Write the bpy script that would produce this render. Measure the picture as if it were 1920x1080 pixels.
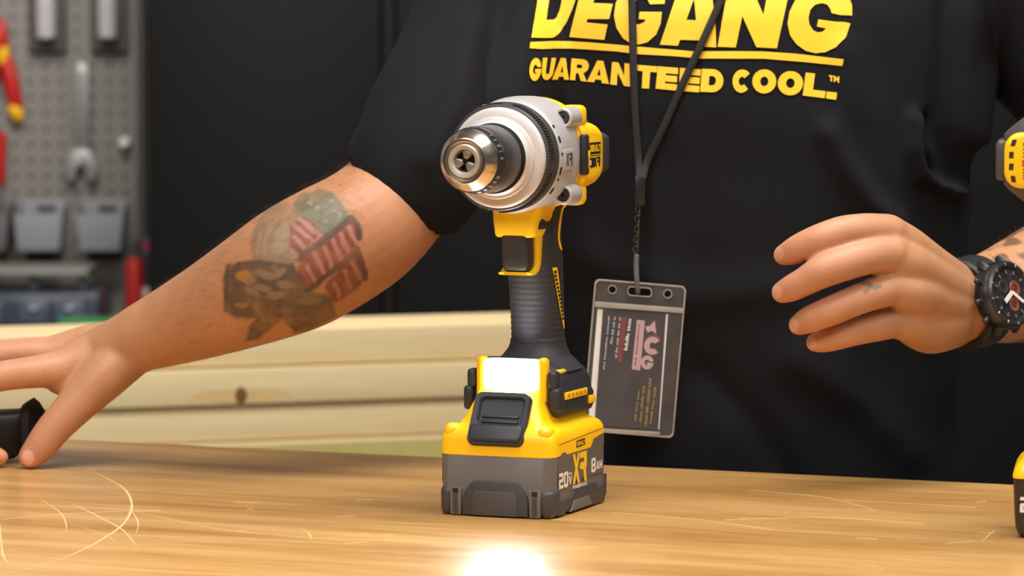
import bpy, bmesh, math, random
import numpy as np
from mathutils import Vector, Matrix, noise as mnoise
from mathutils.bvhtree import BVHTree
from mathutils.geometry import tessellate_polygon

for o in list(bpy.data.objects):
    bpy.data.objects.remove(o)
random.seed(7)
np.random.seed(7)
scene = bpy.context.scene
COL = scene.collection

# ------------------------------------------------------------------ camera
FPX = 7400.0                      # focal length in pixels of the 1920x1080 frame
CAM_D = 2.4
PITCH = math.atan(540.0 / FPX)    # horizon near the top edge of the frame
CAM_H = CAM_D * math.tan(PITCH + math.atan(428.0 / FPX))
cam_data = bpy.data.cameras.new('camera')
cam = bpy.data.objects.new('camera', cam_data)
COL.objects.link(cam)
cam.location = (0, -CAM_D, CAM_H)
cam.rotation_euler = (math.pi / 2 - PITCH, 0, 0)
cam_data.sensor_width = 36.0
cam_data.lens = 36.0 * FPX / 1920.0
cam_data.clip_start = 0.05
cam_data.dof.use_dof = True
cam_data.dof.focus_distance = 2.43
cam_data.dof.aperture_fstop = 14.0
scene.camera = cam

# ------------------------------------------------------------------ world and room light
world = bpy.data.worlds.new('world')
scene.world = world
world.use_nodes = True
bg = world.node_tree.nodes['Background']
bg.inputs['Color'].default_value = (1.0, 0.97, 0.93, 1)
bg.inputs['Strength'].default_value = 0.30


def area_light(name, loc, target, sx, sy, power, color):
    d = bpy.data.lights.new(name, 'AREA')
    d.shape = 'RECTANGLE'
    d.size, d.size_y = sx, sy
    d.energy = power
    d.color = color
    o = bpy.data.objects.new(name, d)
    COL.objects.link(o)
    o.location = loc
    o.rotation_euler = (Vector(target) - Vector(loc)).to_track_quat('-Z', 'Y').to_euler()
    return o


area_light('shop_light_front', (-0.9, -1.9, 1.72), (0.05, 0.2, 0.05), 1.6, 1.0, 40, (1.0, 0.97, 0.94))
area_light('shop_light_over_bench', (0.25, -0.25, 1.74), (0.1, 0.05, 0), 1.8, 0.8, 46, (1.0, 0.965, 0.93))
area_light('shop_light_side', (1.7, -1.2, 1.6), (0.2, 0.2, 0.1), 0.9, 0.9, 16, (1.0, 0.96, 0.92))
area_light('shop_light_back', (-0.6, 2.2, 1.74), (-0.7, 3.4, 0), 1.4, 0.6, 52, (1.0, 0.95, 0.9))

vs = scene.view_settings
vs.view_transform = 'Standard'
vs.look = 'None'
vs.exposure = 0.15
vs.gamma = 1.0
vs.use_curve_mapping = False

# ------------------------------------------------------------------ pixel helpers
_cp, _sp = math.cos(PITCH), math.sin(PITCH)
CAM_LOC = Vector((0, -CAM_D, CAM_H))


def ray(px, py):
    dx = (px - 960.0) / FPX
    dy = (540.0 - py) / FPX
    return Vector((dx, _cp + dy * _sp, -_sp + dy * _cp))


def U(px, py, Y):
    r = ray(px, py)
    return CAM_LOC + r * ((Y + CAM_D) / r.y)


def G(px, py, z=0.0):
    r = ray(px, py)
    return CAM_LOC + r * ((z - CAM_H) / r.z)


def K(Y):
    return (Y + CAM_D) / FPX * 1.003


def project(p):
    d = Vector(p) - CAM_LOC
    zc = d.y * _cp - d.z * _sp
    yc = d.y * _sp + d.z * _cp
    return 960 + FPX * d.x / zc, 540 - FPX * yc / zc


# ------------------------------------------------------------------ materials
def lin(c):
    return c / 12.92 if c <= 0.04045 else ((c + 0.055) / 1.055) ** 2.4


def rgb(r, g, b):
    return (lin(r / 255), lin(g / 255), lin(b / 255), 1)


MATS = {}


def mat(name, col, rough=0.5, metal=0.0, var=0.06, nscale=60.0, bump=0.0, bscale=400.0, coat=0.0, spec=0.5):
    if name in MATS:
        return MATS[name]
    m = bpy.data.materials.new(name)
    m.use_nodes = True
    nt = m.node_tree
    b = nt.nodes['Principled BSDF']
    b.inputs['Roughness'].default_value = rough
    b.inputs['Metallic'].default_value = metal
    b.inputs['Coat Weight'].default_value = coat
    b.inputs['Specular IOR Level'].default_value = spec
    tc = nt.nodes.new('ShaderNodeTexCoord')
    nz = nt.nodes.new('ShaderNodeTexNoise')
    nz.inputs['Scale'].default_value = nscale
    nz.inputs['Detail'].default_value = 3
    nt.links.new(tc.outputs['Object'], nz.inputs['Vector'])
    mx = nt.nodes.new('ShaderNodeMix')
    mx.data_type = 'RGBA'
    mx.inputs['A'].default_value = tuple(max(0, c * (1 - var)) for c in col[:3]) + (1,)
    mx.inputs['B'].default_value = tuple(min(1, c * (1 + var)) for c in col[:3]) + (1,)
    nt.links.new(nz.outputs['Fac'], mx.inputs['Factor'])
    nt.links.new(mx.outputs['Result'], b.inputs['Base Color'])
    if bump > 0:
        n2 = nt.nodes.new('ShaderNodeTexNoise')
        n2.inputs['Scale'].default_value = bscale
        nt.links.new(tc.outputs['Object'], n2.inputs['Vector'])
        bp = nt.nodes.new('ShaderNodeBump')
        bp.inputs['Strength'].default_value = bump
        bp.inputs['Distance'].default_value = 0.001
        nt.links.new(n2.outputs['Fac'], bp.inputs['Height'])
        nt.links.new(bp.outputs['Normal'], b.inputs['Normal'])
    MATS[name] = m
    return m


def emis(name, col, strength):
    m = bpy.data.materials.new(name)
    m.use_nodes = True
    b = m.node_tree.nodes['Principled BSDF']
    b.inputs['Base Color'].default_value = (0.9, 0.9, 0.9, 1)
    b.inputs['Emission Color'].default_value = col
    b.inputs['Emission Strength'].default_value = strength
    MATS[name] = m
    return m


def wood(name, dark, light, sx, sy, sz, rough, fine=1.0, coat=0.0, contrast=(0.3, 0.7)):
    m = bpy.data.materials.new(name)
    m.use_nodes = True
    nt = m.node_tree
    b = nt.nodes['Principled BSDF']
    b.inputs['Roughness'].default_value = rough
    b.inputs['Coat Weight'].default_value = coat
    b.inputs['Coat Roughness'].default_value = 0.18
    tc = nt.nodes.new('ShaderNodeTexCoord')
    mp = nt.nodes.new('ShaderNodeMapping')
    mp.inputs['Scale'].default_value = (sx, sy, sz)
    nt.links.new(tc.outputs['Object'], mp.inputs['Vector'])
    n1 = nt.nodes.new('ShaderNodeTexNoise')
    n1.inputs['Scale'].default_value = 1.0
    n1.inputs['Detail'].default_value = 6
    n1.inputs['Distortion'].default_value = 1.2
    nt.links.new(mp.outputs['Vector'], n1.inputs['Vector'])
    n2 = nt.nodes.new('ShaderNodeTexNoise')
    n2.inputs['Scale'].default_value = 5.0 * fine
    n2.inputs['Detail'].default_value = 4
    nt.links.new(mp.outputs['Vector'], n2.inputs['Vector'])
    ad = nt.nodes.new('ShaderNodeMix')
    ad.inputs['Factor'].default_value = 0.35
    nt.links.new(n1.outputs['Fac'], ad.inputs['A'])
    nt.links.new(n2.outputs['Fac'], ad.inputs['B'])
    cr = nt.nodes.new('ShaderNodeValToRGB')
    cr.color_ramp.elements[0].position = contrast[0]
    cr.color_ramp.elements[0].color = dark
    cr.color_ramp.elements[1].position = contrast[1]
    cr.color_ramp.elements[1].color = light
    nt.links.new(ad.outputs['Result'], cr.inputs['Fac'])
    nt.links.new(cr.outputs['Color'], b.inputs['Base Color'])
    bp = nt.nodes.new('ShaderNodeBump')
    bp.inputs['Strength'].default_value = 0.06
    bp.inputs['Distance'].default_value = 0.001
    nt.links.new(n2.outputs['Fac'], bp.inputs['Height'])
    nt.links.new(bp.outputs['Normal'], b.inputs['Normal'])
    MATS[name] = m
    return m


YELLOW = mat('drill_yellow', rgb(255, 202, 18), 0.34, var=0.02)
BLACKP = mat('black_plastic', rgb(38, 38, 42), 0.45, var=0.1)
RUBBER = mat('black_rubber', rgb(44, 44, 50), 0.62, var=0.1, bump=0.15, bscale=900)
GREYP = mat('grey_plastic', rgb(103, 98, 96), 0.5, var=0.04, bump=0.1, bscale=1500)
DARKGREY = mat('dark_grey_plastic', rgb(62, 60, 62), 0.5, var=0.06)
CHROME = mat('chrome', rgb(226, 216, 205), 0.2, 1.0, var=0.03)
STEEL = mat('steel', rgb(188, 176, 164), 0.34, 0.8, var=0.08)
GUNMETAL = mat('gunmetal', rgb(58, 57, 60), 0.26, 0.45, var=0.05)
SILVER = mat('silver_paint', rgb(184, 182, 180), 0.38, 0.2, var=0.03)
SILVERL = mat('silver_light', rgb(206, 198, 194), 0.42, 0.1, var=0.02)
DIALDARK = mat('dial_dark', rgb(66, 64, 64), 0.45, 0.2, var=0.06)
WHITEP = mat('white_print', rgb(228, 222, 214), 0.5, var=0.02)
BLACKINK = mat('black_ink', rgb(20, 19, 20), 0.5, var=0.02)
GREYINK = mat('grey_ink', rgb(70, 70, 74), 0.5, var=0.02)
LED = emis('led_light', (0.88, 0.94, 1.0, 1), 150)


# ------------------------------------------------------------------ mesh helpers
def link(name, me, m, parent=None, smooth=35, loc=None, rot=None):
    o = bpy.data.objects.new(name, me)
    COL.objects.link(o)
    if m is not None:
        me.materials.append(m)
    if parent is not None:
        o.parent = parent
    if loc is not None:
        o.location = loc
    if rot is not None:
        o.rotation_euler = rot
    if smooth:
        me.polygons.foreach_set('use_smooth', [True] * len(me.polygons))
        me.set_sharp_from_angle(angle=math.radians(smooth))
    return o


def empty(name, loc=(0, 0, 0), rot=(0, 0, 0)):
    o = bpy.data.objects.new(name, None)
    COL.objects.link(o)
    o.location = loc
    o.rotation_euler = rot
    o.empty_display_size = 0.05
    return o


def tag(o, label, cat, group=None):
    o['label'] = label
    o['category'] = cat
    if group:
        o['group'] = group
    return o


class MB:
    def __init__(self):
        self.v, self.f = [], []

    def add(self, vs_, fs_):
        n = len(self.v)
        self.v.extend([tuple(p) for p in vs_])
        self.f.extend([tuple(i + n for i in f) for f in fs_])
        return self

    def rings(self, rings, cap0=True, cap1=True):
        n = len(rings[0])
        vs_, fs_ = [], []
        for r in rings:
            vs_.extend(r)
        for i in range(len(rings) - 1):
            for j in range(n):
                a, b = i * n + j, i * n + (j + 1) % n
                fs_.append((a, b, b + n, a + n))
        if cap0:
            fs_.append(tuple(range(n))[::-1])
        if cap1:
            fs_.append(tuple((len(rings) - 1) * n + j for j in range(n)))
        return self.add(vs_, fs_)

    def tube(self, pts, rad, n=16, flat=None, up=None, caps=True):
        """tapered tube along pts; rad: list of radii or (r_side, r_up) pairs; rounded ends"""
        pts = [Vector(p) for p in pts]
        rings = []
        upv = Vector(up) if up is not None else Vector((0, 0, 1))
        N = len(pts)
        prev = None
        fr = []
        for i, p in enumerate(pts):
            t = (pts[min(i + 1, N - 1)] - pts[max(i - 1, 0)]).normalized()
            if prev is None or up is not None:
                s = t.cross(upv)
                if s.length < 1e-4:
                    s = t.cross(Vector((1, 0, 0)))
                s.normalize()
            else:
                s = (prev - t * prev.dot(t)).normalized()
            prev = s
            fr.append((p, t, s, s.cross(t).normalized()))

        def ring(p, s, u, r):
            rs, ru = (r if isinstance(r, (tuple, list)) else (r, r))
            return [p + s * (rs * math.cos(2 * math.pi * k / n)) + u * (ru * math.sin(2 * math.pi * k / n)) for k in range(n)]

        def sc(r, f):
            return (r[0] * f, r[1] * f) if isinstance(r, (tuple, list)) else r * f

        def mn(r):
            return min(r) if isinstance(r, (tuple, list)) else r
        if caps:
            p, t, s, u = fr[0]
            for a in (80, 55, 28):
                a = math.radians(a)
                rings.append(ring(p - t * mn(rad[0]) * math.sin(a), s, u, sc(rad[0], math.cos(a))))
        for (p, t, s, u), r in zip(fr, rad):
            rings.append(ring(p, s, u, r))
        if caps:
            p, t, s, u = fr[-1]
            for a in (28, 55, 80):
                a = math.radians(a)
                rings.append(ring(p + t * mn(rad[-1]) * math.sin(a), s, u, sc(rad[-1], math.cos(a))))
        return self.rings(rings)

    def build(self, name, m, parent=None, smooth=35, loc=None, rot=None):
        me = bpy.data.meshes.new(name)
        me.from_pydata(self.v, [], self.f)
        bm = bmesh.new()
        bm.from_mesh(me)
        bmesh.ops.recalc_face_normals(bm, faces=bm.faces)
        bm.to_mesh(me)
        bm.free()
        me.update()
        return link(name, me, m, parent, smooth, loc, rot)


def rbox(c, s, bev=0.001, seg=2):
    """bevelled box -> (verts, faces)"""
    bm = bmesh.new()
    bmesh.ops.create_cube(bm, size=1.0)
    for v in bm.verts:
        v.co = Vector((c[0] + v.co.x * s[0], c[1] + v.co.y * s[1], c[2] + v.co.z * s[2]))
    if bev > 0:
        bmesh.ops.bevel(bm, geom=list(bm.edges), offset=bev, segments=seg, profile=0.5, affect='EDGES')
    bm.verts.index_update()
    r = ([v.co.copy() for v in bm.verts], [tuple(v.index for v in f.verts) for f in bm.faces])
    bm.free()
    return r


def prism(poly, to3, h0, h1, bev=0.0, seg=2):
    """extruded polygon; to3(u,v,w) maps to 3D"""
    bm = bmesh.new()
    n = len(poly)
    a = [bm.verts.new((p[0], p[1], h0)) for p in poly]
    b = [bm.verts.new((p[0], p[1], h1)) for p in poly]
    bm.faces.new(a[::-1])
    bm.faces.new(b)
    for i in range(n):
        bm.faces.new((a[i], a[(i + 1) % n], b[(i + 1) % n], b[i]))
    bmesh.ops.recalc_face_normals(bm, faces=bm.faces)
    if bev > 0:
        ed = [e for e in bm.edges if abs(e.verts[0].co.z - e.verts[1].co.z) < 1e-9]
        bmesh.ops.bevel(bm, geom=ed, offset=bev, segments=seg, profile=0.5, affect='EDGES')
    bm.verts.index_update()
    r = ([Vector(to3(*v.co)) for v in bm.verts], [tuple(v.index for v in f.verts) for f in bm.faces])
    bm.free()
    return r


def lathe(profile, to3, n=64, closed=False):
    """profile [(axial, r)], to3(axial, a, b)"""
    vs_, fs_ = [], []
    for (ax, r) in profile:
        for k in range(n):
            t = 2 * math.pi * k / n
            vs_.append(Vector(to3(ax, r * math.cos(t), r * math.sin(t))))
    L = len(profile)
    for i in range(L - 1 + (1 if closed else 0)):
        i2 = (i + 1) % L
        for k in range(n):
            k2 = (k + 1) % n
            fs_.append((i * n + k, i * n + k2, i2 * n + k2, i2 * n + k))
    if not closed:
        fs_.append(tuple(range(n))[::-1])
        fs_.append(tuple((L - 1) * n + k for k in range(n)))
    return vs_, fs_


def rrect(hx, hy, r, n=6):
    """rounded rectangle outline, 4*(n+1) points"""
    r = min(r, hx * 0.999, hy * 0.999)
    pts = []
    for cx, cy, a0 in ((hx - r, hy - r, 0), (-hx + r, hy - r, 90), (-hx + r, -hy + r, 180), (hx - r, -hy + r, 270)):
        for k in range(n + 1):
            a = math.radians(a0 + 90 * k / n)
            pts.append((cx + r * math.cos(a), cy + r * math.sin(a)))
    return pts


# ------------------------------------------------------------------ block lettering
def _arc(cx, cy, rx, ry, a0, a1, n=10):
    return [(cx + rx * math.cos(math.radians(a0 + (a1 - a0) * i / n)), cy + ry * math.sin(math.radians(a0 + (a1 - a0) * i / n))) for i in range(n + 1)]


GL = {
    'G': [[(0.98, 0.60)] + [(0.93, 0.66)] + _arc(.5, .5, .5, .5, 25, 355, 22) + [(1.0, .52), (.48, .52), (.48, .36), (.66, .36)] + _arc(.5, .5, .2, .2, -40, -320, 14) + [(0.62, 0.60)]],
    'U': [[(0, 1), (0, .4)] + _arc(.5, .38, .5, .38, 180, 360, 14) + [(1, .4), (1, 1), (.66, 1), (.66, .4)] + _arc(.5, .38, .16, .12, 360, 180, 8) + [(.34, .4), (.34, 1)]],
    'A': [[(0, 0), (.33, 1), (.68, 1), (1, 0), (.68, 0), (.64, .14), (.37, .14), (.32, 0)], [(.42, .33), (.59, .33), (.505, .66)]],
    'R': [[(0, 0), (0, 1), (.62, 1)] + _arc(.62, .68, .36, .32, 90, -60, 10) + [(.74, .36), (1, 0), (.66, 0), (.46, .34), (.33, .34), (.33, 0)], [(.33, .58), (.58, .58), (.64, .66), (.58, .74), (.33, .74)]],
    'N': [[(0, 0), (0, 1), (.34, 1), (.67, .45), (.67, 1), (1, 1), (1, 0), (.68, 0), (.33, .56), (.33, 0)]],
    'T': [[(.32, 0), (.32, .74), (0, .74), (0, 1), (1, 1), (1, .74), (.68, .74), (.68, 0)]],
    'E': [[(0, 0), (0, 1), (1, 1), (1, .72), (.42, .72), (.42, .64), (.98, .64), (.98, .36), (.42, .36), (.42, .28), (1, .28), (1, 0)]],
    'D': [[(0, 0), (0, 1), (.5, 1)] + _arc(.5, .5, .5, .5, 90, -90, 16) + [(.5, 0)], [(.36, .3), (.5, .3)] + _arc(.5, .5, .17, .2, -90, 90, 8) + [(.36, .7)]],
    'C': [_arc(.5, .5, .5, .5, 42, 318, 22) + _arc(.5, .5, .17, .19, 318, 42, 12)],
    'O': [_arc(.5, .5, .5, .5, 0, 354, 26), _arc(.5, .5, .17, .2, 0, 345, 14)],
    'L': [[(0, 0), (0, 1), (.42, 1), (.42, .3), (1, .3), (1, 0)]],
    '.': [[(0, 0), (0, 1), (1, 1), (1, 0)]],
    'M': [[(0, 0), (0, 1), (.3, 1), (.5, .6), (.7, 1), (1, 1), (1, 0), (.74, 0), (.74, .5), (.5, .15), (.26, .5), (.26, 0)]],
    'X': [[(0, 0), (.36, .52), (.02, 1), (.33, 1), (.52, .70), (.70, 1), (1, 1), (.67, .5), (1, 0), (.68, 0), (.5, .32), (.32, 0)]],
    'V': [[(.36, 0), (0, 1), (.3, 1), (.5, .35), (.7, 1), (1, 1), (.64, 0)]],
    '2': [[(0, 0), (0, .5), (.12, .6), (.7, .6), (.7, .78), (0, .78), (.04, 1), (.88, 1), (1, .88), (1, .5), (.88, .4), (.3, .4), (.3, .22), (1, .22), (1, 0)]],
    '0': [[(.12, 0), (0, .12), (0, .88), (.12, 1), (.88, 1), (1, .88), (1, .12), (.88, 0)], [(.3, .22), (.7, .22), (.7, .78), (.3, .78)]],
    '8': [[(.12, 0), (0, .12), (0, .44), (.08, .5), (0, .56), (0, .88), (.12, 1), (.88, 1), (1, .88), (1, .56), (.92, .5), (1, .44), (1, .12), (.88, 0)], [(.32, .2), (.68, .2), (.68, .4), (.32, .4)], [(.32, .6), (.68, .6), (.68, .8), (.32, .8)]],
    'H': [[(0, 0), (0, 1), (.32, 1), (.32, .62), (.68, .62), (.68, 1), (1, 1), (1, 0), (.68, 0), (.68, .36), (.32, .36), (.32, 0)]],
    'P': [[(0, 0), (0, 1), (.62, 1)] + _arc(.62, .67, .38, .33, 90, -90, 10) + [(.33, .34), (.33, 0)], [(.33, .58), (.58, .58), (.66, .67), (.58, .76), (.33, .76)]],
    'W': [[(.18, 0), (0, 1), (.24, 1), (.32, .45), (.42, .9), (.58, .9), (.68, .45), (.76, 1), (1, 1), (.82, 0), (.6, 0), (.5, .45), (.4, 0)]],
    'K': [[(0, 0), (0, 1), (.32, 1), (.32, .62), (.62, 1), (1, 1), (.58, .53), (1, 0), (.62, 0), (.32, .4), (.32, 0)]],
    'Z': [[(0, 0), (0, .26), (.56, .74), (0, .74), (0, 1), (1, 1), (1, .76), (.44, .26), (1, .26), (1, 0)]],
    'I': [[(.2, 0), (.2, 1), (.8, 1), (.8, 0)]],
    # stylised R of the badge: open at the left foot
    'r': [[(0, .5), (.12, .66), (.62, .66), (.62, .8), (.0, .8), (.1, 1), (1, 1), (1, .5), (.86, .42), (1, 0), (.68, 0), (.5, .42), (.2, .42)]],
}


def fill(polys, mapf):
    """tessellated polygon with holes -> (verts, tris); mapf(u,v)->3D"""
    loops = [[Vector((p[0], p[1], 0)) for p in pl] for pl in polys]
    tris = tessellate_polygon(loops)
    flat = [p for pl in loops for p in pl]
    return [Vector(mapf(p.x, p.y)) for p in flat], [tuple(t) for t in tris]


def text_geo(mb, s, mapf, gap=0.12, widths=None, slant=0.0):
    """lays the letters of s over the unit square (u along, v up) and maps with mapf"""
    ws = [(widths or {}).get(c, 1.0) for c in s]
    tot = sum(ws) + gap * (len(s) - 1)
    x = 0.0
    for c, w in zip(s, ws):
        if c in GL:
            def mf(u, v, x=x, w=w):
                return mapf((x + u * w) / tot + slant * (v - .5), v)
            mb.add(*fill(GL[c], mf))
        x += w + gap
    return mb


def text_obj(name, s, mapf, m, parent, **kw):
    mb = MB()
    text_geo(mb, s, mapf, **kw)
    return mb.build(name, m, parent, smooth=0)
# ================================================================== the room
FLOOR_Z = -0.92
CEIL_Z = 1.85
WALL_Y = 3.92


def struct(o):
    o['kind'] = 'structure'
    return o


CONC = mat('concrete', rgb(120, 116, 110), 0.7, var=0.12, nscale=6, bump=0.2, bscale=80)
PAINT = mat('wall_paint', rgb(150, 146, 140), 0.8, var=0.03, nscale=5)
CEILM = mat('ceiling_paint', rgb(205, 202, 196), 0.85, var=0.02, nscale=4)
struct(MB().add(*rbox((0, 0.6, FLOOR_Z - 0.05), (7.2, 7.6, 0.1), 0)).build('floor', CONC, smooth=0))
struct(MB().add(*rbox((0, 0.6, CEIL_Z + 0.05), (7.2, 7.6, 0.1), 0)).build('ceiling', CEILM, smooth=0))
struct(MB().add(*rbox((0, WALL_Y + 0.09, (FLOOR_Z + CEIL_Z) / 2), (7.2, 0.1, CEIL_Z - FLOOR_Z), 0)).build('wall_back', PAINT, smooth=0))
struct(MB().add(*rbox((-3.55, 0.6, (FLOOR_Z + CEIL_Z) / 2), (0.1, 6.6, CEIL_Z - FLOOR_Z), 0)).build('wall_left', PAINT, smooth=0))
struct(MB().add(*rbox((3.55, 0.6, (FLOOR_Z + CEIL_Z) / 2), (0.1, 6.6, CEIL_Z - FLOOR_Z), 0)).build('wall_right', PAINT, smooth=0))
struct(MB().add(*rbox((0, -3.15, (FLOOR_Z + CEIL_Z) / 2), (7.2, 0.1, CEIL_Z - FLOOR_Z), 0)).build('wall_front', PAINT, smooth=0))


# ================================================================== workbench in front
BENCH = wood('bench_wood', rgb(180, 126, 62), rgb(222, 176, 108), 2.2, 18.0, 4.0, 0.36, fine=1.6, coat=0.35, contrast=(0.34, 0.66))
pa, pb = G(100, 822), G(1920, 909)
edir = (pb - pa).normalized()
eang = math.atan2(edir.y, edir.x)
e0 = pa + edir * ((pb - pa).length * 0.5)
bench = empty('workbench', (e0.x, e0.y, FLOOR_Z), (0, 0, eang))
tag(bench, 'wooden workbench with a scratched glossy honey-coloured top carrying the cordless drills', 'workbench')
BH = -FLOOR_Z
BW, BD = 2.3, 0.95
MB().add(*rbox((0, -BD / 2, BH - 0.02), (BW, BD, 0.04), 0.0025)).build('worktop', BENCH, bench)
LEGW = wood('leg_wood', rgb(150, 105, 60), rgb(190, 145, 90), 30.0, 30.0, 2.0, 0.5)
for sx in (-1, 1):
    for sy in (-0.07, -BD + 0.07):
        MB().add(*rbox((sx * (BW / 2 - 0.07), sy, (BH - 0.04) / 2), (0.08, 0.08, BH - 0.04), 0.004)).build('leg', LEGW, bench)
for sy in (-0.07, -BD + 0.07):
    MB().add(*rbox((0, sy, BH - 0.1), (BW - 0.22, 0.03, 0.12), 0.002)).build('apron', LEGW, bench)
for sx in (-1, 1):
    MB().add(*rbox((sx * (BW / 2 - 0.07), -BD / 2, BH - 0.1), (0.03, BD - 0.22, 0.12), 0.002)).build('apron', LEGW, bench)

SCRATCH = mat('scratch_pale', rgb(226, 186, 124), 0.6, var=0.1)
binv = (Matrix.Translation((e0.x, e0.y, FLOOR_Z)) @ Matrix.Rotation(eang, 4, 'Z')).inverted()


def catmull(pts, m=6):
    out = []
    P = [Vector(p) for p in pts]
    for i in range(len(P) - 1):
        p0, p1, p2, p3 = P[max(i - 1, 0)], P[i], P[i + 1], P[min(i + 2, len(P) - 1)]
        for k in range(m):
            t = k / m
            out.append(0.5 * ((2 * p1) + (p2 - p0) * t + (2 * p0 - 5 * p1 + 4 * p2 - p3) * t * t + (3 * p1 - p0 - 3 * p2 + p3) * t ** 3))
    out.append(P[-1])
    return out


def scratch(pts, w):
    w = w * 0.6
    """a shallow scratch: thin raised burr line on the worktop, traced on the table plane"""
    wp = [G(x / 2.1333, 820 + y / 2.1333) for x, y in pts]
    c = catmull(wp, 7)
    vs_, fs_ = [], []
    N = len(c)
    for i, p in enumerate(c):
        t = (c[min(i + 1, N - 1)] - c[max(i - 1, 0)]).normalized()
        s = Vector((-t.y, t.x, 0))
        ww = w * (0.25 + 0.75 * math.sin(math.pi * min(max(i / (N - 1), 0.03), 0.97))) * random.uniform(0.7, 1.2)
        for k in (-1, 0, 1):
            q = binv @ (p + s * (ww * 0.5 * k))
            q.z = BH + (0.00012 if k == 0 else 0.00003)
            vs_.append(q)
    for i in range(N - 1):
        for k in (0, 1):
            a = i * 3 + k
            fs_.append((a, a + 1, a + 4, a + 3))
    MB().add(vs_, fs_).build('scratch', SCRATCH, bench)


scratch([(350, 125), (430, 165), (490, 200), (520, 240), (525, 290), (490, 350), (420, 400), (330, 450), (200, 500), (0, 550)], 0.0030)
scratch([(160, 245), (240, 300), (265, 350), (262, 380)], 0.0016)
scratch([(290, 265), (400, 320), (490, 370), (550, 440)], 0.0024)
scratch([(0, 328), (200, 310), (500, 294), (640, 290)], 0.0016)
scratch([(525, 292), (700, 330), (900, 370), (1300, 405), (1700, 412)], 0.0014)
scratch([(0, 350), (5, 420), (15, 480), (50, 520)], 0.0022)
scratch([(525, 290), (552, 340), (545, 385)], 0.0014)
scratch([(1210, 365), (1240, 390), (1243, 410)], 0.0014)
scratch([(940, 260), (1030, 262)], 0.0016)
scratch([(300, 350), (420, 390), (480, 430)], 0.0010)
scratch([(3930, 412), (3955, 392), (3981, 369)], 0.0016)
scratch([(3380, 250), (3600, 262), (3900, 280)], 0.0012)
scratch([(3000, 210), (3300, 240), (3500, 290)], 0.0010)
scratch([(2900, 330), (3300, 320), (3700, 345)], 0.0010)
scratch([(2450, 300), (2800, 330), (3100, 370)], 0.0010)
for i in range(26):
    x, y = random.uniform(500, 4000), random.uniform(225, 540)
    L = random.uniform(15, 130)
    dy = random.uniform(-0.12, 0.16) * L
    scratch([(x, y), (x + L * .5, y + dy * .6), (x + L, y + dy)], random.uniform(0.0006, 0.0013))

# ================================================================== stacked pine boards behind
PINE = wood('pine', rgb(226, 198, 142), rgb(243, 222, 174), 1.2, 14.0, 14.0, 0.6, fine=1.5)
KNOT = mat('knot_brown', rgb(120, 84, 44), 0.7, var=0.25, nscale=200)
SMEAR = mat('knot_halo', rgb(226, 190, 128), 0.65, var=0.12, nscale=80)
BY = 1.62
B_ANG = math.radians(19)
bctr = U(470, 735, BY)
bt = 0.0372
top_z = U(470, 625, BY).z
labels = ['top pine board of the pale lumber stack behind the workbench',
          'pine board with a dark knot, second from top of the lumber stack',
          'pine board third from top of the lumber stack',
          'pine board with a greenish lower edge, fourth from top of the lumber stack',
          'lowest pine board of the lumber stack, resting on sawhorses']
for i in range(5):
    z1 = top_z - i * (bt + 0.0012)
    off = [(0.0, 0.0), (0.02, -0.006), (-0.03, -0.012), (0.03, 0.0), (0.0, 0.0)][i]
    b = MB().add(*rbox((0, 0, 0), (1.42, 0.14, bt), 0.0035, 2)).build(
        'pine_board', PINE, None, loc=(bctr.x + off[0] - 0.12, BY + off[1] + 0.07, z1 - bt / 2), rot=(0, 0, B_ANG))
    tag(b, labels[i], 'board', 'stacked pine boards')
    if i == 1:
        kp = U(462, 745, BY)
        Minv = (Matrix.Translation(b.location) @ Matrix.Rotation(B_ANG, 4, 'Z')).inverted()
        q = Minv @ kp
        hal = [(q.x + 0.038 * math.cos(t) + (0.015 if math.cos(t) > 0 else -0.015), q.z + 0.0065 * math.sin(t)) for t in [2 * math.pi * k / 20 for k in range(20)]]
        MB().add(*prism(hal, lambda u, v, w: (u, w, v), -0.0702, -0.0690)).build('knot_grain', SMEAR, b)
        kn = [(q.x + 0.0065 * math.cos(t), q.z + 0.0085 * math.sin(t)) for t in [2 * math.pi * k / 16 for k in range(16)]]
        MB().add(*prism(kn, lambda u, v, w: (u, w, v), -0.0706, -0.0690, 0.0003)).build('knot', KNOT, b)
    if i == 3:
        MB().add(*rbox((0.22, -0.0703, 0.0), (0.42, 0.0006, 0.03), 0.0)).build('stain', mat('green_stain', rgb(200, 186, 112), 0.6, var=0.1), b)
low_z = top_z - 5 * (bt + 0.0012)
SAW = wood('sawhorse_wood', rgb(170, 130, 80), rgb(205, 165, 110), 2.0, 20.0, 20.0, 0.6)
for si, dx in enumerate((-0.5, 0.5)):
    t = empty('sawhorse', (bctr.x - 0.12 + dx * math.cos(B_ANG), BY + 0.07 + dx * math.sin(B_ANG), FLOOR_Z), (0, 0, B_ANG))
    tag(t, ('wooden sawhorse under the board stack, toward the pegboard', 'wooden sawhorse under the board stack, toward the black cabinet')[si], 'sawhorse', 'sawhorses under the boards')
    hz = low_z - FLOOR_Z
    MB().add(*rbox((0, 0, hz - 0.045), (0.05, 0.5, 0.09), 0.003)).build('beam', SAW, t)
    for a in (-1, 1):
        for c in (-1, 1):
            MB().tube([(a * 0.19, c * 0.2, 0.03), (a * 0.03, c * 0.17, hz - 0.06)], [0.025, 0.025], 8, caps=False).build('leg', SAW, t)

# ================================================================== pegboard wall with tools
KW = K(WALL_Y)


def W(px, py, Y=WALL_Y):
    return U(px, py, Y)


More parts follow.
